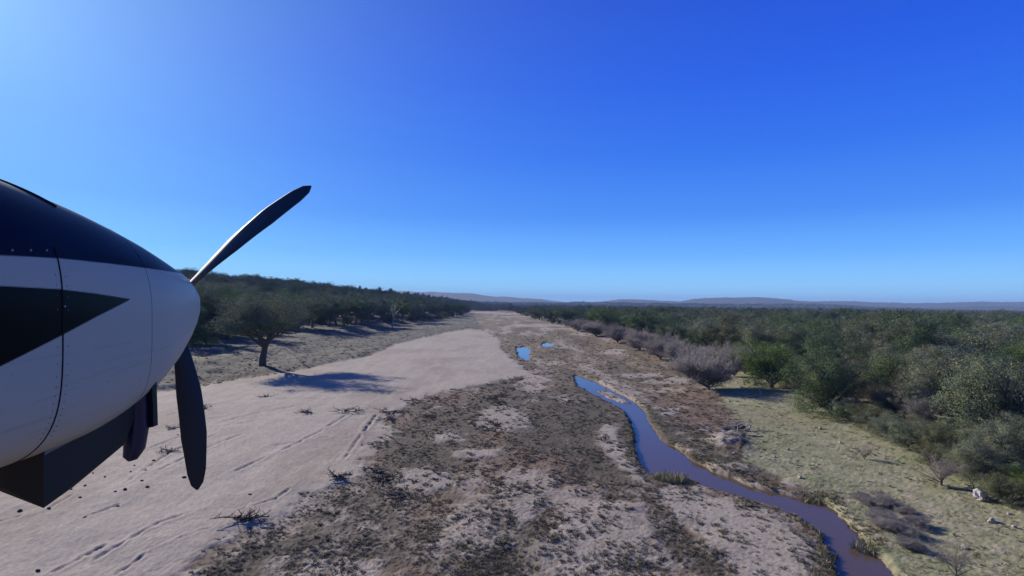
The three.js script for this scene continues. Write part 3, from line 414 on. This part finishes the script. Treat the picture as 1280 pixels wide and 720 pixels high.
    list.forEach((w, i) => { qt.setFromAxisAngle(V(0, 1, 0), w.m * 99); M.compose(V(w.x, groundY(w.x, w.z) - 0.06, w.z), qt, V(1.12 * w.r / v.r, w.h / v.h, 1.12 * w.r / v.r)); im.setMatrixAt(i, M); if (k === 'bare') c.setRGB(0.28, 0.255, 0.23); else if (w.m < 0.6) c.setRGB(0.068, 0.112, 0.046); else c.setRGB(0.12, 0.15, 0.09); im.setColorAt(i, c); });
    im.name = nm; im.castShadow = im.receiveShadow = true; scene.add(im); tag(im, lab, null, null, 'stuff');
  }
  const S = new Soup(), Q = rng(9);
  for (let c = 0; c < 26; c++) { const a = Q() * 6.283, q = Math.sqrt(Q()) * 0.72, cy = 0.3 + Q() * 0.45 * (1 - q * 0.5), t = 0.75 + 0.5 * Q(); for (let k = 0; k < 38; k++) { const d = V(Q() - 0.5, Q() - 0.5, Q() - 0.5).normalize().multiplyScalar(Math.sqrt(Q())); leaf(S, V(Math.cos(a) * q + d.x * 0.3, Math.max(0.05, cy + d.y * 0.2), Math.sin(a) * q + d.z * 0.3), 0.04 + 0.035 * Q(), V(Q() - 0.5, Q() * 0.8, Q() - 0.5).normalize(), Q, [t, t, t]); } }
  S.tube([V(0, 0, 0), V(0.03, 0.3, 0), V(0, 0.6, 0.04)], [0.03, 0.025, 0.01], 4, [1.1, 0.9, 0.8]);
  const all = far, im = new THREE.InstancedMesh(S.geo(), vcol({ roughness: 0.9 }), all.length), M = new THREE.Matrix4(), qt = new THREE.Quaternion(), c = new THREE.Color();
  all.forEach((w, i) => {
    const y = w.D < 600 ? groundY(w.x, w.z) : surf(w.x, w.z, 4).h; qt.setFromAxisAngle(V(0, 1, 0), w.u * 99); M.compose(V(w.x, y - 0.1, w.z), qt, V(w.r, w.h, w.r)); im.setMatrixAt(i, M);
    const lf = w.D ? 0.85 : w.x < -60 ? 0.75 : 0.45; if (w.u > lf) c.setRGB(0.16, 0.125, 0.11); else { const k = 0.8 + w.u * 0.6; c.setRGB(0.072 * k, 0.105 * k, 0.055 * k); } im.setColorAt(i, c);
  });
  im.name = 'far_woodland'; im.castShadow = im.receiveShadow = true; scene.add(im); tag(im, 'distant woodland covering the plain as far as the hills', null, null, 'stuff');
  console.log('far', all.length);
}

// ───────────────────────── low plants of the river bed
{
  const R = rng(2024), kinds = [0, 1, 2].map((k) => {
    const S = new Soup(), Q = rng(60 + k);
    for (let n = 0; n < 30; n++) { const a = Q() * 6.283, q = 0.55 * Math.sqrt(Q()), b = V(Math.cos(a) * q, 0, Math.sin(a) * q), lean = V(Math.cos(a) * (0.25 + 0.5 * Q()), 0.45 + Q() * 0.6, Math.sin(a) * (0.25 + 0.5 * Q())).multiplyScalar(0.55 + 0.5 * Q()), w = V(-Math.sin(a + Q() * 2), 0, Math.cos(a + Q() * 2)).multiplyScalar(k === 2 ? 0.06 : 0.12), t = 0.7 + 0.6 * Q(), tip = b.clone().add(lean); S.tri(b.clone().sub(w), b.clone().add(w), tip, [t, t, t]); if (k === 0) leaf(S, tip, 0.2, V(Q() - 0.5, 0.8, Q() - 0.5).normalize(), Q, [t, t, t]); }
    return S.geo();
  });
  const lists = [[], [], []];
  const push = (x, z, y, s, k, c) => lists[k].push([x, z, y, s, c]);
  for (let n = 0; n < 330000; n++) {
    const D = 22 * Math.pow(12, R()), a = (R() - 0.5) * 96 * rad, x = Math.sin(a) * D, z = -Math.cos(a) * D, u = R(), s = surf(x, z, 0.3);
    if (s.wet > 0.25) continue;
    if (s.wet > 0.0 || (D < 110 && x > stream.x0 && x < stream.x1 && z > stream.z0 && z < stream.z1 && sdist(stream, x, z) > -0.9 - 0.8 * noise(x * 0.3, z * 0.3))) { if (u < 0.5 + 0.9 * noise(x * 0.25 + 8, z * 0.25)) push(x, z, s.h - 0.02, 0.10 + 0.16 * R(), R() < 0.6 ? 2 : 1, R() < 0.5 ? [0.19, 0.18, 0.085] : [0.26, 0.215, 0.125]); continue; }
    const patch = noise(x * 0.6, z * 0.22) + 0.6 * noise(x * 1.9, z * 0.9), p = clamp(s.veg) * (0.5 + 0.9 * patch);
    if (u > p * (s.rg > 0.5 ? 0.35 : 0.62)) continue;
    const v = R(), sz = (0.075 + 0.17 * R() * R()) * clamp(Math.sqrt(D / 50), 0.8, 1.7);
    if (s.rg > 0.5) push(x, z, s.h - 0.01, sz * 1.1, v < 0.5 ? 2 : 1, v < 0.6 ? [0.28, 0.25, 0.14] : [0.17, 0.18, 0.08]);
    else push(x, z, s.h - 0.01, s.sand > 0.5 ? sz * (0.9 + 0.9 * R()) : sz, v < 0.55 ? 0 : v < 0.8 ? 1 : 2, v < 0.55 ? [0.115, 0.102, 0.06] : v < 0.88 ? [0.15, 0.108, 0.07] : [0.27, 0.215, 0.14]);
  }
  const M = new THREE.Matrix4(), qt = new THREE.Quaternion(), c = new THREE.Color(), E = new THREE.Euler();
  const nm = [['weeds', 'mat of low dark weeds covering the dry river bed'], ['dry_herbs', 'dry brown herbs scattered among the weeds'], ['dry_grass', 'short straw coloured grass on the river bed and banks']];
  lists.forEach((l, k) => {
    const im = new THREE.InstancedMesh(kinds[k], vcol(), l.length);
    l.forEach(([x, z, y, s, col], i) => { E.set((R() - 0.5) * 0.3, R() * 6.283, (R() - 0.5) * 0.3); qt.setFromEuler(E); M.compose(V(x, y, z), qt, V(s, s * (0.4 + 0.5 * R()), s)); im.setMatrixAt(i, M); const t = 0.75 + 0.5 * R(); c.setRGB(col[0] * t, col[1] * t, col[2] * t); im.setColorAt(i, c); });
    im.name = nm[k][0]; im.castShadow = im.receiveShadow = true; scene.add(im); tag(im, nm[k][1], null, null, 'stuff'); console.log(nm[k][0], l.length);
  });
}

// ───────────────────────── the aircraft: its nose fills the view beside the camera
{
  const ref = V(-2.02, -0.6, -1.6), plane = new THREE.Group(); plane.name = 'light_aircraft';
  const turn = new THREE.Euler(PITCH, 0, ROLL, 'YXZ');
  plane.rotation.copy(turn); plane.position.copy(ref.clone().applyEuler(turn).add(V(0, EYE, 0))); scene.add(plane);
  tag(plane, 'light aircraft nose with navy top, white side and black arrow stripe', 'aircraft');
  const put = (name, g, mat, parent = plane) => { if (parent === plane || parent.parent === plane) g.translate(-ref.x, -ref.y, -ref.z); return mesh(name, g, mat, parent); };
  const CXL = -2.02;
  const SEC = [[-4.6, 0.42, -0.02, 0.1], [-3.2, 0.62, -0.3, 0.3], [-1.6, 0.98, -0.58, 0.52], [-0.6, 1.02, -0.62, 0.58], [-0.1, 0.9, -0.61, 0.58], [0.25, 0.62, -0.6, 0.58], [0.6, 0.565, -0.605, 0.577], [1.101, 0.497, -0.601, 0.58], [1.576, 0.437, -0.601, 0.574], [2.054, 0.359, -0.601, 0.534], [2.42, 0.272, -0.532, 0.472], [2.681, 0.2, -0.444, 0.396], [2.897, 0.139, -0.352, 0.315], [3.017, 0.105, -0.297, 0.265], [3.075, 0.03, -0.2, 0.25], [3.1, -0.03, -0.11, 0.215]];
  const grad = SEC.map((s, i) => { const a = SEC[Math.max(0, i - 1)], b = SEC[Math.min(SEC.length - 1, i + 1)]; return [1, 2, 3].map((k) => (b[k] - a[k]) / (b[0] - a[0])); });
  const section = (d) => { let i = 0; while (i < SEC.length - 2 && d > SEC[i + 1][0]) i++; const h = SEC[i + 1][0] - SEC[i][0], t = (d - SEC[i][0]) / h; return [0, 1, 2].map((k) => (2 * t ** 3 - 3 * t ** 2 + 1) * SEC[i][k + 1] + (t ** 3 - 2 * t ** 2 + t) * h * grad[i][k] + (-2 * t ** 3 + 3 * t ** 2) * SEC[i + 1][k + 1] + (t ** 3 - t ** 2) * h * grad[i + 1][k]); };
  const skin = (d, th, out = 0) => { const [top, bot, a] = section(d), c = Math.cos(th), s = Math.sin(th), e = s < 0 ? 0.5 : 0.76; return V(CXL + (a + out) * Math.sign(c) * Math.abs(c) ** e, (top + bot) / 2 + ((top - bot) / 2 + out) * Math.sign(s) * Math.abs(s) ** e, -d); };
  const Y0 = -0.72, Y1 = 1.08, D0 = -4.6, D1 = 3.2;
  function loft(d0, d1, n, capFront, capBack) {
    const m = 96, pos = [], uv = [], idx = [];
    const ring = (d, k) => { for (let s = 0; s <= m; s++) { const p = skin(d, s / m * 6.283185 - Math.PI); pos.push(lerp(p.x, CXL, k), lerp(p.y, (section(d)[0] + section(d)[1]) / 2, k), p.z); uv.push((d - D0) / (D1 - D0), (p.y - Y0) / (Y1 - Y0)); } };
    let rows = 0;
    if (capBack) { ring(d0, 0.98); rows++; }
    for (let k = 0; k <= n; k++) { ring(lerp(d0, d1, k / n), 0); rows++; }
    if (capFront) { ring(d1 + 0.012, 0.12); ring(d1 + 0.016, 0.98); rows += 2; }
    for (let j = 0; j < rows - 1; j++) for (let s = 0; s < m; s++) { const a = j * (m + 1) + s; idx.push(a, a + 1, a + m + 2, a, a + m + 2, a + m + 1); }
    const g = new THREE.BufferGeometry(); g.setAttribute('position', new THREE.Float32BufferAttribute(pos, 3)); g.setAttribute('uv', new THREE.Float32BufferAttribute(uv, 2)); g.setIndex(idx); g.computeVertexNormals(); return g;
  }
  // paint scheme, seen from the side
  const W = 2048, Hc = 512, cv = document.createElement('canvas'); cv.width = W; cv.height = Hc; const cx = cv.getContext('2d');
  const X = (d) => (d - D0) / (D1 - D0) * W, Y = (y) => (1 - (y - Y0) / (Y1 - Y0)) * Hc, path = (pts, c) => { cx.fillStyle = c; cx.beginPath(); pts.forEach(([d, y], i) => (i ? cx.lineTo(X(d), Y(y)) : cx.moveTo(X(d), Y(y)))); cx.fill(); };
  cx.fillStyle = '#cfc2ad'; cx.fillRect(0, 0, W, Hc);
  path([[D0, 2], [D0, 0.3], [-1.6, 0.12], [0, 0.1], [1.54, 0.094], [1.768, 0.097], [2.096, 0.09], [2.505, 0.081], [2.9, 0.077], [3.2, 0.07], [3.2, 2]], '#06041f');
  path([[D0, 0.24], [-1.6, 0.06], [0, 0.03], [1.53, 0.005], [1.748, -0.005], [1.917, -0.02], [2.125, -0.044], [1.914, -0.102], [1.745, -0.155], [1.529, -0.221], [0.9, -0.43], [0, -0.5], [-1.6, -0.4], [D0, 0.1]], '#020202');
  cx.strokeStyle = 'rgba(40,34,28,0.05)'; for (let k = 0; k < 26; k++) { const r0 = rng(70 + k), d = 1.2 + r0() * 1.4, y = -0.2 - r0() * 0.35; cx.lineWidth = 0.6 + r0() * 1.6; cx.beginPath(); cx.moveTo(X(d), Y(y)); cx.lineTo(X(d - 0.1 - 0.3 * r0()), Y(y - 0.02 * r0())); cx.stroke(); }
  const q = rng(3); for (let k = 0; k < 900; k++) { cx.fillStyle = `rgba(${q() < 0.5 ? '30,28,26' : '150,148,145'},${0.05 + 0.08 * q()})`; cx.fillRect(q() * W, q() * Hc, 1 + q() * 3, 1 + q() * 1.5); }
  const map = new THREE.CanvasTexture(cv); map.colorSpace = THREE.SRGBColorSpace; map.magFilter = THREE.LinearFilter;
  const paint = new THREE.MeshPhysicalMaterial({ map, roughness: 0.45, clearcoat: 0.06, clearcoatRoughness: 0.15, specularIntensity: 0.18 });
  const black = std(0.012, 0.012, 0.014, { roughness: 0.55 }), rivetMat = std(0.16, 0.155, 0.15, { roughness: 0.5 }), seamMat = std(0.01, 0.01, 0.012), steel = std(0.25, 0.25, 0.26, { metalness: 0.7, roughness: 0.4 }), navy = new THREE.MeshPhysicalMaterial({ roughness: 0.4, clearcoat: 0.5 }), greyPaint = std(0.2, 0.19, 0.17, { roughness: 0.5 });
  navy.color.setRGB(0.006, 0.005, 0.045);
  put('cowling', loft(0.62, 3.1, 90, true, false), paint);
  put('fuselage', loft(-4.6, 0.618, 60, false, true), paint);
  const ringLine = (d, r, t0, t1) => { const S = new Soup(), pts = []; for (let k = 0; k <= 60; k++) pts.push(skin(d, lerp(t0, t1, k / 60), -0.0005)); S.tube(pts, pts.map(() => r), 6); return S.geo(); };
  put('panel_seam', ringLine(1.757, 0.0032, -1.45, 0.36), seamMat);
  put('panel_seam', ringLine(2.29, 0.0012, -1.2, 1.0), seamMat);
  { const S = new Soup(), pts = []; for (let k = 0; k <= 20; k++) pts.push(skin(lerp(1.78, 1.93, k / 20), lerp(1.28, 0.86, k / 20), 0.003)); S.tube(pts, pts.map(() => 0.0035), 6); put('hinge', S.geo(), black); }
  for (const [d, y] of [[1.765, -0.06], [1.585, 0.11], [1.653, 0.115], [1.718, 0.119]]) {
    let t = 0; for (let k = 0, lo = -1.2, hi = 1.2; k < 40; k++) { t = (lo + hi) / 2; if (skin(d, t).y > y) hi = t; else lo = t; }
    const p = skin(d, t, 0.001), g = new THREE.SphereGeometry(0.0045, 10, 8); g.scale(0.5, 1, 1); g.translate(p.x, p.y, p.z); put('screw', g, steel);
  }
  for (let k = 0; k < 16; k++) for (const d of [1.735, 1.779]) { const p = skin(d, lerp(-0.62, 0.18, k / 15), 0.0004), g = new THREE.SphereGeometry(0.0022, 8, 6); g.scale(0.5, 1, 1); g.translate(p.x, p.y, p.z); put('rivet', g, rivetMat); }
  const hull = (pts) => new ConvexGeometry(pts.map(([x, y, d]) => V(x, y, -d)));
  put('belly_panel', hull([[-1.6, -0.5, 1.86], [-1.6, -0.572, 1.855], [-1.605, -0.525, 2.2], [-1.6, -0.47, 2.22], [-1.9, -0.60, 1.88], [-1.9, -0.56, 2.22], [-1.9, -0.46, 1.88], [-1.9, -0.46, 2.2]]), greyPaint);
  put('air_scoop', hull([[-1.6, -0.5, 1.85], [-1.6, -0.752, 1.85], [-1.735, -0.683, 1.85], [-1.735, -0.58, 1.85], [-1.62, -0.735, 2.0], [-1.62, -0.655, 2.26], [-1.62, -0.5, 2.36], [-1.9, -0.58, 1.87], [-1.9, -0.65, 1.87], [-1.9, -0.64, 2.3], [-1.9, -0.5, 2.36]]), black);
  { const S = new Soup(), pts = [V(-1.64, -0.42, -2.36), V(-1.64, -0.6, -2.37), V(-1.645, -0.69, -2.36), V(-1.65, -0.735, -2.34), V(-1.652, -0.748, -2.335)]; S.tube(pts, [0.046, 0.046, 0.043, 0.028, 0.004], 18); put('exhaust_pipe', S.geo(), navy); }
  put('exhaust_bracket', hull([[-1.575, -0.4, 2.37], [-1.575, -0.61, 2.38], [-1.66, -0.4, 2.39], [-1.66, -0.63, 2.4], [-1.575, -0.4, 2.4], [-1.575, -0.61, 2.41]]), black);
  // propeller, three blades
  const hubD = 3.2, hub = V(CXL, -0.1, -hubD), bladeMat = std(0.016, 0.017, 0.022, { roughness: 0.5 });
  const spin = new THREE.LatheGeometry([[0.001, 0.2], [0.03, 0.19], [0.06, 0.15], [0.085, 0.08], [0.095, 0], [0.095, -0.06], [0.001, -0.06]].map(([r, y]) => new THREE.Vector2(r, y)), 28); spin.rotateX(-Math.PI / 2); spin.translate(hub.x, hub.y, hub.z);
  const prop = put('propeller', spin, navy);
  for (const deg of [-75, 45, 165]) {
    const a = deg * rad, rd = V(Math.cos(a), Math.sin(a), 0), tg = V(-Math.sin(a), Math.cos(a), 0), fw = V(0, 0, -1), pos = [], idx = [], n = 30, m = 16;
    for (let k = 0; k <= n; k++) {
      const t = k / n, r = 0.06 + 1.03 * t, chord = table([[0, 0.06], [0.15, 0.075], [0.45, 0.13], [0.7, 0.135], [0.9, 0.10], [0.97, 0.065], [1, 0.012]], t)[0], th = chord * lerp(0.5, 0.07, Math.sqrt(t)), be = lerp(58, 17, t ** 0.7) * rad, sweep = -0.11 * t * t;
      for (let s = 0; s < m; s++) { const q = s / m * 6.2832, u = Math.cos(q) * chord / 2 + sweep, w = Math.sin(q) * th / 2; const p = hub.clone().addScaledVector(rd, r).addScaledVector(tg, u * Math.cos(be) - w * Math.sin(be)).addScaledVector(fw, u * Math.sin(be) + w * Math.cos(be)); pos.push(p.x, p.y, p.z); }
    }
    for (let k = 0; k < n; k++) for (let s = 0; s < m; s++) { const p = k * m + s, e = k * m + (s + 1) % m; idx.push(p, e, e + m, p, e + m, p + m); }
    const g = new THREE.BufferGeometry(); g.setAttribute('position', new THREE.Float32BufferAttribute(pos, 3)); g.setIndex(idx); g.computeVertexNormals(); put('blade', g, bladeMat, prop);
  }
  // the rest of the machine, out of view: high wing, strut, tail, windscreen
  const foil = (x0, x1, d0, chord0, chord1, y, th) => { const pos = [], idx = [], m = 24; [[x0, chord0], [x1, chord1]].forEach(([x, c]) => { for (let s = 0; s < m; s++) { const q = s / m * 6.2832, u = (1 - Math.cos(q)) / 2; pos.push(x, y + Math.sin(q) * th * Math.sqrt(Math.max(0.02, u)) * (1 - u * 0.85), -(d0 - u * c)); } }); for (let s = 0; s < m; s++) { const e = (s + 1) % m; idx.push(s, e, m + e, s, m + e, m + s); } for (let s = 1; s < m - 1; s++) idx.push(0, s + 1, s, m, m + s, m + s + 1); const g = new THREE.BufferGeometry(); g.setAttribute('position', new THREE.Float32BufferAttribute(pos, 3)); g.setIndex(idx); g.computeVertexNormals(); return g; };
  put('wing', foil(-7.2, 3.2, -0.7, 1.5, 1.5, 1.1, 0.13), greyPaint);
  put('tailplane', foil(-3.5, -0.54, -4.0, 0.8, 0.8, 0.35, 0.05), greyPaint);
  { const S = new Soup(); S.tube([V(-1.5, -0.5, 1.2), V(0.9, 1.05, 1.2)], [0.03, 0.03], 10); put('wing_strut', S.geo(), greyPaint); }
  put('tail_fin', hull([[-2.05, 0.3, -3.7], [-1.99, 0.3, -3.7], [-2.03, 1.45, -4.35], [-2.01, 1.45, -4.35], [-2.03, 1.45, -4.75], [-2.01, 1.45, -4.75], [-2.05, 0.2, -4.75], [-1.99, 0.2, -4.75]]), navy);
}


// ───────────────────────── stones, driftwood, reeds
function lump(seed, rx, ry, rz, rough = 0.25, detail = 3) {
  const g = new THREE.IcosahedronGeometry(1, detail), p = g.attributes.position, R = rng(seed), a = R() * 50, b = R() * 50;
  for (let i = 0; i < p.count; i++) { const v = V(p.getX(i), p.getY(i), p.getZ(i)), n = fbm(v.x * 1.3 + a, v.y * 1.3 + v.z * 1.7 + b, 3) * 2; v.multiplyScalar(1 + rough * n); p.setXYZ(i, v.x * rx, Math.max(v.y, -0.5) * ry, v.z * rz); }
  g.computeVertexNormals(); return g;
}
{
  const R = rng(808), dark = [std(0.03, 0.026, 0.028), std(0.045, 0.038, 0.036)];
  const spots = [[-27.14, -30.38], [-27.08, -33.82], [-26.81, -34.55], [-22.33, -31.24], [-22.93, -29.62], [-24.03, -33.37], [-23.65, -33.66], [-26.58, -38.71], [-25.09, -37.69], [-26.13, -40.08], [-25.87, -37.31], [-26.84, -36.26], [-23.82, -35.42], [-22.68, -34.26], [-15.84, -33.38], [-28.23, -37.04], [-25.39, -32.38], [-25.76, -30.65], [-20.51, -23.95], [-29.14, -47.83], [-12.42, -45.68], [-21.61, -36.3]];
  spots.forEach(([x, z], i) => { const s = 0.06 + 0.07 * R() * R(), o = mesh('dark_stone', lump(900 + i, s * (1 + 0.5 * R()), s * 0.8, s, 0.3, 2), dark[i % 2], scene); o.position.set(x, groundY(x, z) + s * 0.25, z); o.rotation.y = R() * 6; tag(o, 'small dark stone lying on the pale sand flat', 'stone', 'dark stones on the sand flat'); });
  const pale = std(0.46, 0.42, 0.38), boulder = mesh('boulder', lump(31, 0.3, 0.4, 0.3, 0.45), pale, scene); { const [x, z] = [28.47, -33.17]; boulder.position.set(x, groundY(x, z) + 0.22, z); tag(boulder, 'white boulder on the grass under the woodland edge', 'boulder'); }
  const lightStone = std(0.34, 0.30, 0.24);
  for (const [x, z] of [[18.16, -44.17], [20.9, -43.16], [29.21, -51.42], [26.5, -30.07], [28.32, -31], [26.98, -29.26], [26.81, -66.67], [20.13, -37.9], [22.84, -44.85], [28.16, -46.57], [22.63, -27.27]]) { const s = 0.10 + 0.09 * R(), o = mesh('pale_stone', lump(Math.floor(x * 31), s * 1.3, s, s, 0.3, 2), lightStone, scene); o.position.set(x, groundY(x, z) + s * 0.25, z); o.rotation.y = R() * 6; tag(o, 'pale stone in the bank grass', 'stone', 'pale stones in the bank grass'); }
  // driftwood: curved, tapering, with a few broken side limbs
  const woodMat = [std(0.36, 0.33, 0.30), std(0.09, 0.075, 0.065), std(0.045, 0.038, 0.035)];
  function limb(S, p, d, len, r, lv) { const pts = [p.clone()], rs = [r], q = p.clone(), dd = d.clone(); for (let k = 1; k <= 5; k++) { dd.x += (R() - 0.5) * 0.6; dd.y += (R() - 0.5) * 0.25 - (q.y > 0.35 ? 0.15 : 0); dd.z += (R() - 0.5) * 0.6; dd.normalize(); q.addScaledVector(dd, len / 5); q.y = Math.max(q.y, r * 0.6); pts.push(q.clone()); rs.push(r * (1 - 0.13 * k)); if (lv < 1 && R() < 0.55) limb(S, q, V(R() - 0.5, 0.35, R() - 0.5).normalize(), len * 0.4, r * 0.5, lv + 1); } S.tube(pts, rs, 6); }
  function log([x, z], len, r, ang, m, label, group) { const S = new Soup(); limb(S, V(0, r * 0.7, 0), V(Math.cos(ang), 0.08, Math.sin(ang)), len, r, 0); const o = mesh('driftwood_log', S.geo(), woodMat[m], scene); o.position.set(x, groundY(x, z), z); tag(o, label, 'driftwood', group); }
  for (const [p, l, r, a] of [[[17.83, -51.46], 3, 0.11, 0.3], [[19.11, -52.49], 2.6, 0.1, 0.1], [[21.79, -52.63], 2.2, 0.13, -0.7], [[22.17, -51.37], 1.8, 0.1, -0.3], [[19.47, -50.61], 2, 0.09, 0.6], [[21.8, -49.83], 1.2, 0.09, 0.9]]) log(p, l, r, a, 0, 'bleached driftwood log heaped beside the sand mounds', 'driftwood heap by the sand mounds');
  log([26.9, -76.3], 5, 0.12, 0.15, 0, 'pale fallen trunk at the foot of the wide leafless shrub');
  log([28.16, -35.06], 3.2, 0.09, 0.5, 1, 'dark fallen limb beside the small bare tree');
  log([28.77, -33.18], 1.6, 0.1, 0.1, 0, 'short pale log resting against the white boulder');
  log([29.86, -68.49], 3, 0.1, -0.2, 0, 'pale fallen branch on the grass before the dark rounded bush');
  // flood-wrack: heaps of dark sticks
  function heap([x, z], w, n, h, label, group) { const o = base('stick_heap', x, groundY(x, z), z); for (let k = 0; k < n; k++) { const S = new Soup(), a = R() * 6.283; limb(S, V((R() - 0.5) * w, R() * h, (R() - 0.5) * w * 0.5), V(Math.cos(a), 0.25 * R(), Math.sin(a)), 0.4 + R() * 0.7, 0.02 + 0.035 * R(), 0); mesh('stick', S.geo(), woodMat[R() < 0.25 ? 1 : 2], o); } tag(o, label, 'stick heap', group); }
  heap([-14.22, -29.68], 1.3, 26, 0.25, 'dark tangle of sticks stranded alone on the sand near the weeds');
  heap([-17.3, -58.61], 2.6, 26, 0.25, 'larger dark heap of flood sticks on the open sand');
  heap([-21.85, -57.91], 1.6, 14, 0.15, 'small dark heap of flood sticks on the open sand');
  for (const [p, w] of [[[-30.86, -50.14], 1.4], [[-26.79, -42.6], 1.2], [[-33.79, -59.32], 1.8], [[-30.62, -67.61], 1.6]]) heap(p, w, 9, 0.08, 'scattered dark sticks lying flat on the open sand flat', 'scattered sticks on the sand flat');
  for (const [p, w] of [[[-13.22, -58.87], 2], [[-11.86, -58.53], 2.4], [[-12.58, -55.67], 1.2], [[-11.78, -65.63], 1.8], [[-9.81, -67.96], 2], [[-11.38, -36.69], 1.2], [[-9.75, -38.48], 1.4], [[-8.64, -37.13], 1.0], [[-6.91, -33.83], 1.2], [[-1.67, -69.71], 2], [[-2.82, -67.89], 2], [[2.5, -86.1], 3.5], [[0.2, -84.2], 3], [[-1.72, -53.73], 1.2], [[-8.63, -57.08], 1.4], [[-1.25, -64.78], 1.3]]) heap(p, w, 14, 0.2, 'dark heap of flood sticks caught along the weedy edge of the sand', 'flood debris along the weedy sand edge');
  // reeds
  function reeds([x, z], w, n, hgt, cols, label, group) { const S = new Soup(); for (let k = 0; k < n; k++) { const a = R() * 6.283, q = w * Math.sqrt(R()), b = V(Math.cos(a) * q, -0.1, Math.sin(a) * q * 0.7), t = 0.7 + 0.6 * R(), c = cols[Math.floor(R() * cols.length)], tip = b.clone().add(V((R() - 0.5) * 0.5, hgt * (0.5 + 0.6 * R()), (R() - 0.5) * 0.5)), s = V(Math.cos(a * 7), 0, Math.sin(a * 7)).multiplyScalar(0.02); S.quad(b.clone().sub(s), b.clone().add(s), tip.clone().add(s.multiplyScalar(0.3)), tip, c.map((v) => v * t)); } const o = mesh('reed_clump', S.geo(), vcol(), scene); o.position.set(x, groundY(x, z), z); tag(o, label, 'reeds', group); }
  reeds([11.09, -37.72], 1.2, 800, 0.55, [[0.32, 0.28, 0.13], [0.22, 0.22, 0.09], [0.40, 0.34, 0.18]], 'yellow green reed clump leaning over the stream edge');
  reeds([15.81, -42.72], 1.5, 420, 0.25, [[0.22, 0.22, 0.09], [0.15, 0.16, 0.07]], 'low green reeds on the far edge of the stream');
  reeds([19.52, -34.48], 1.1, 420, 0.3, [[0.24, 0.20, 0.10], [0.12, 0.13, 0.06]], 'grass clump where the stream bends under the bank');
  reeds([18.41, -27.68], 1.1, 420, 0.35, [[0.26, 0.23, 0.11], [0.13, 0.14, 0.07]], 'grass fringe hanging over the lower stream bank');
}


for (const o of scene.children) if (o.isMesh && !o.castShadow) o.castShadow = o.receiveShadow = true;
renderer.render(scene, camera);
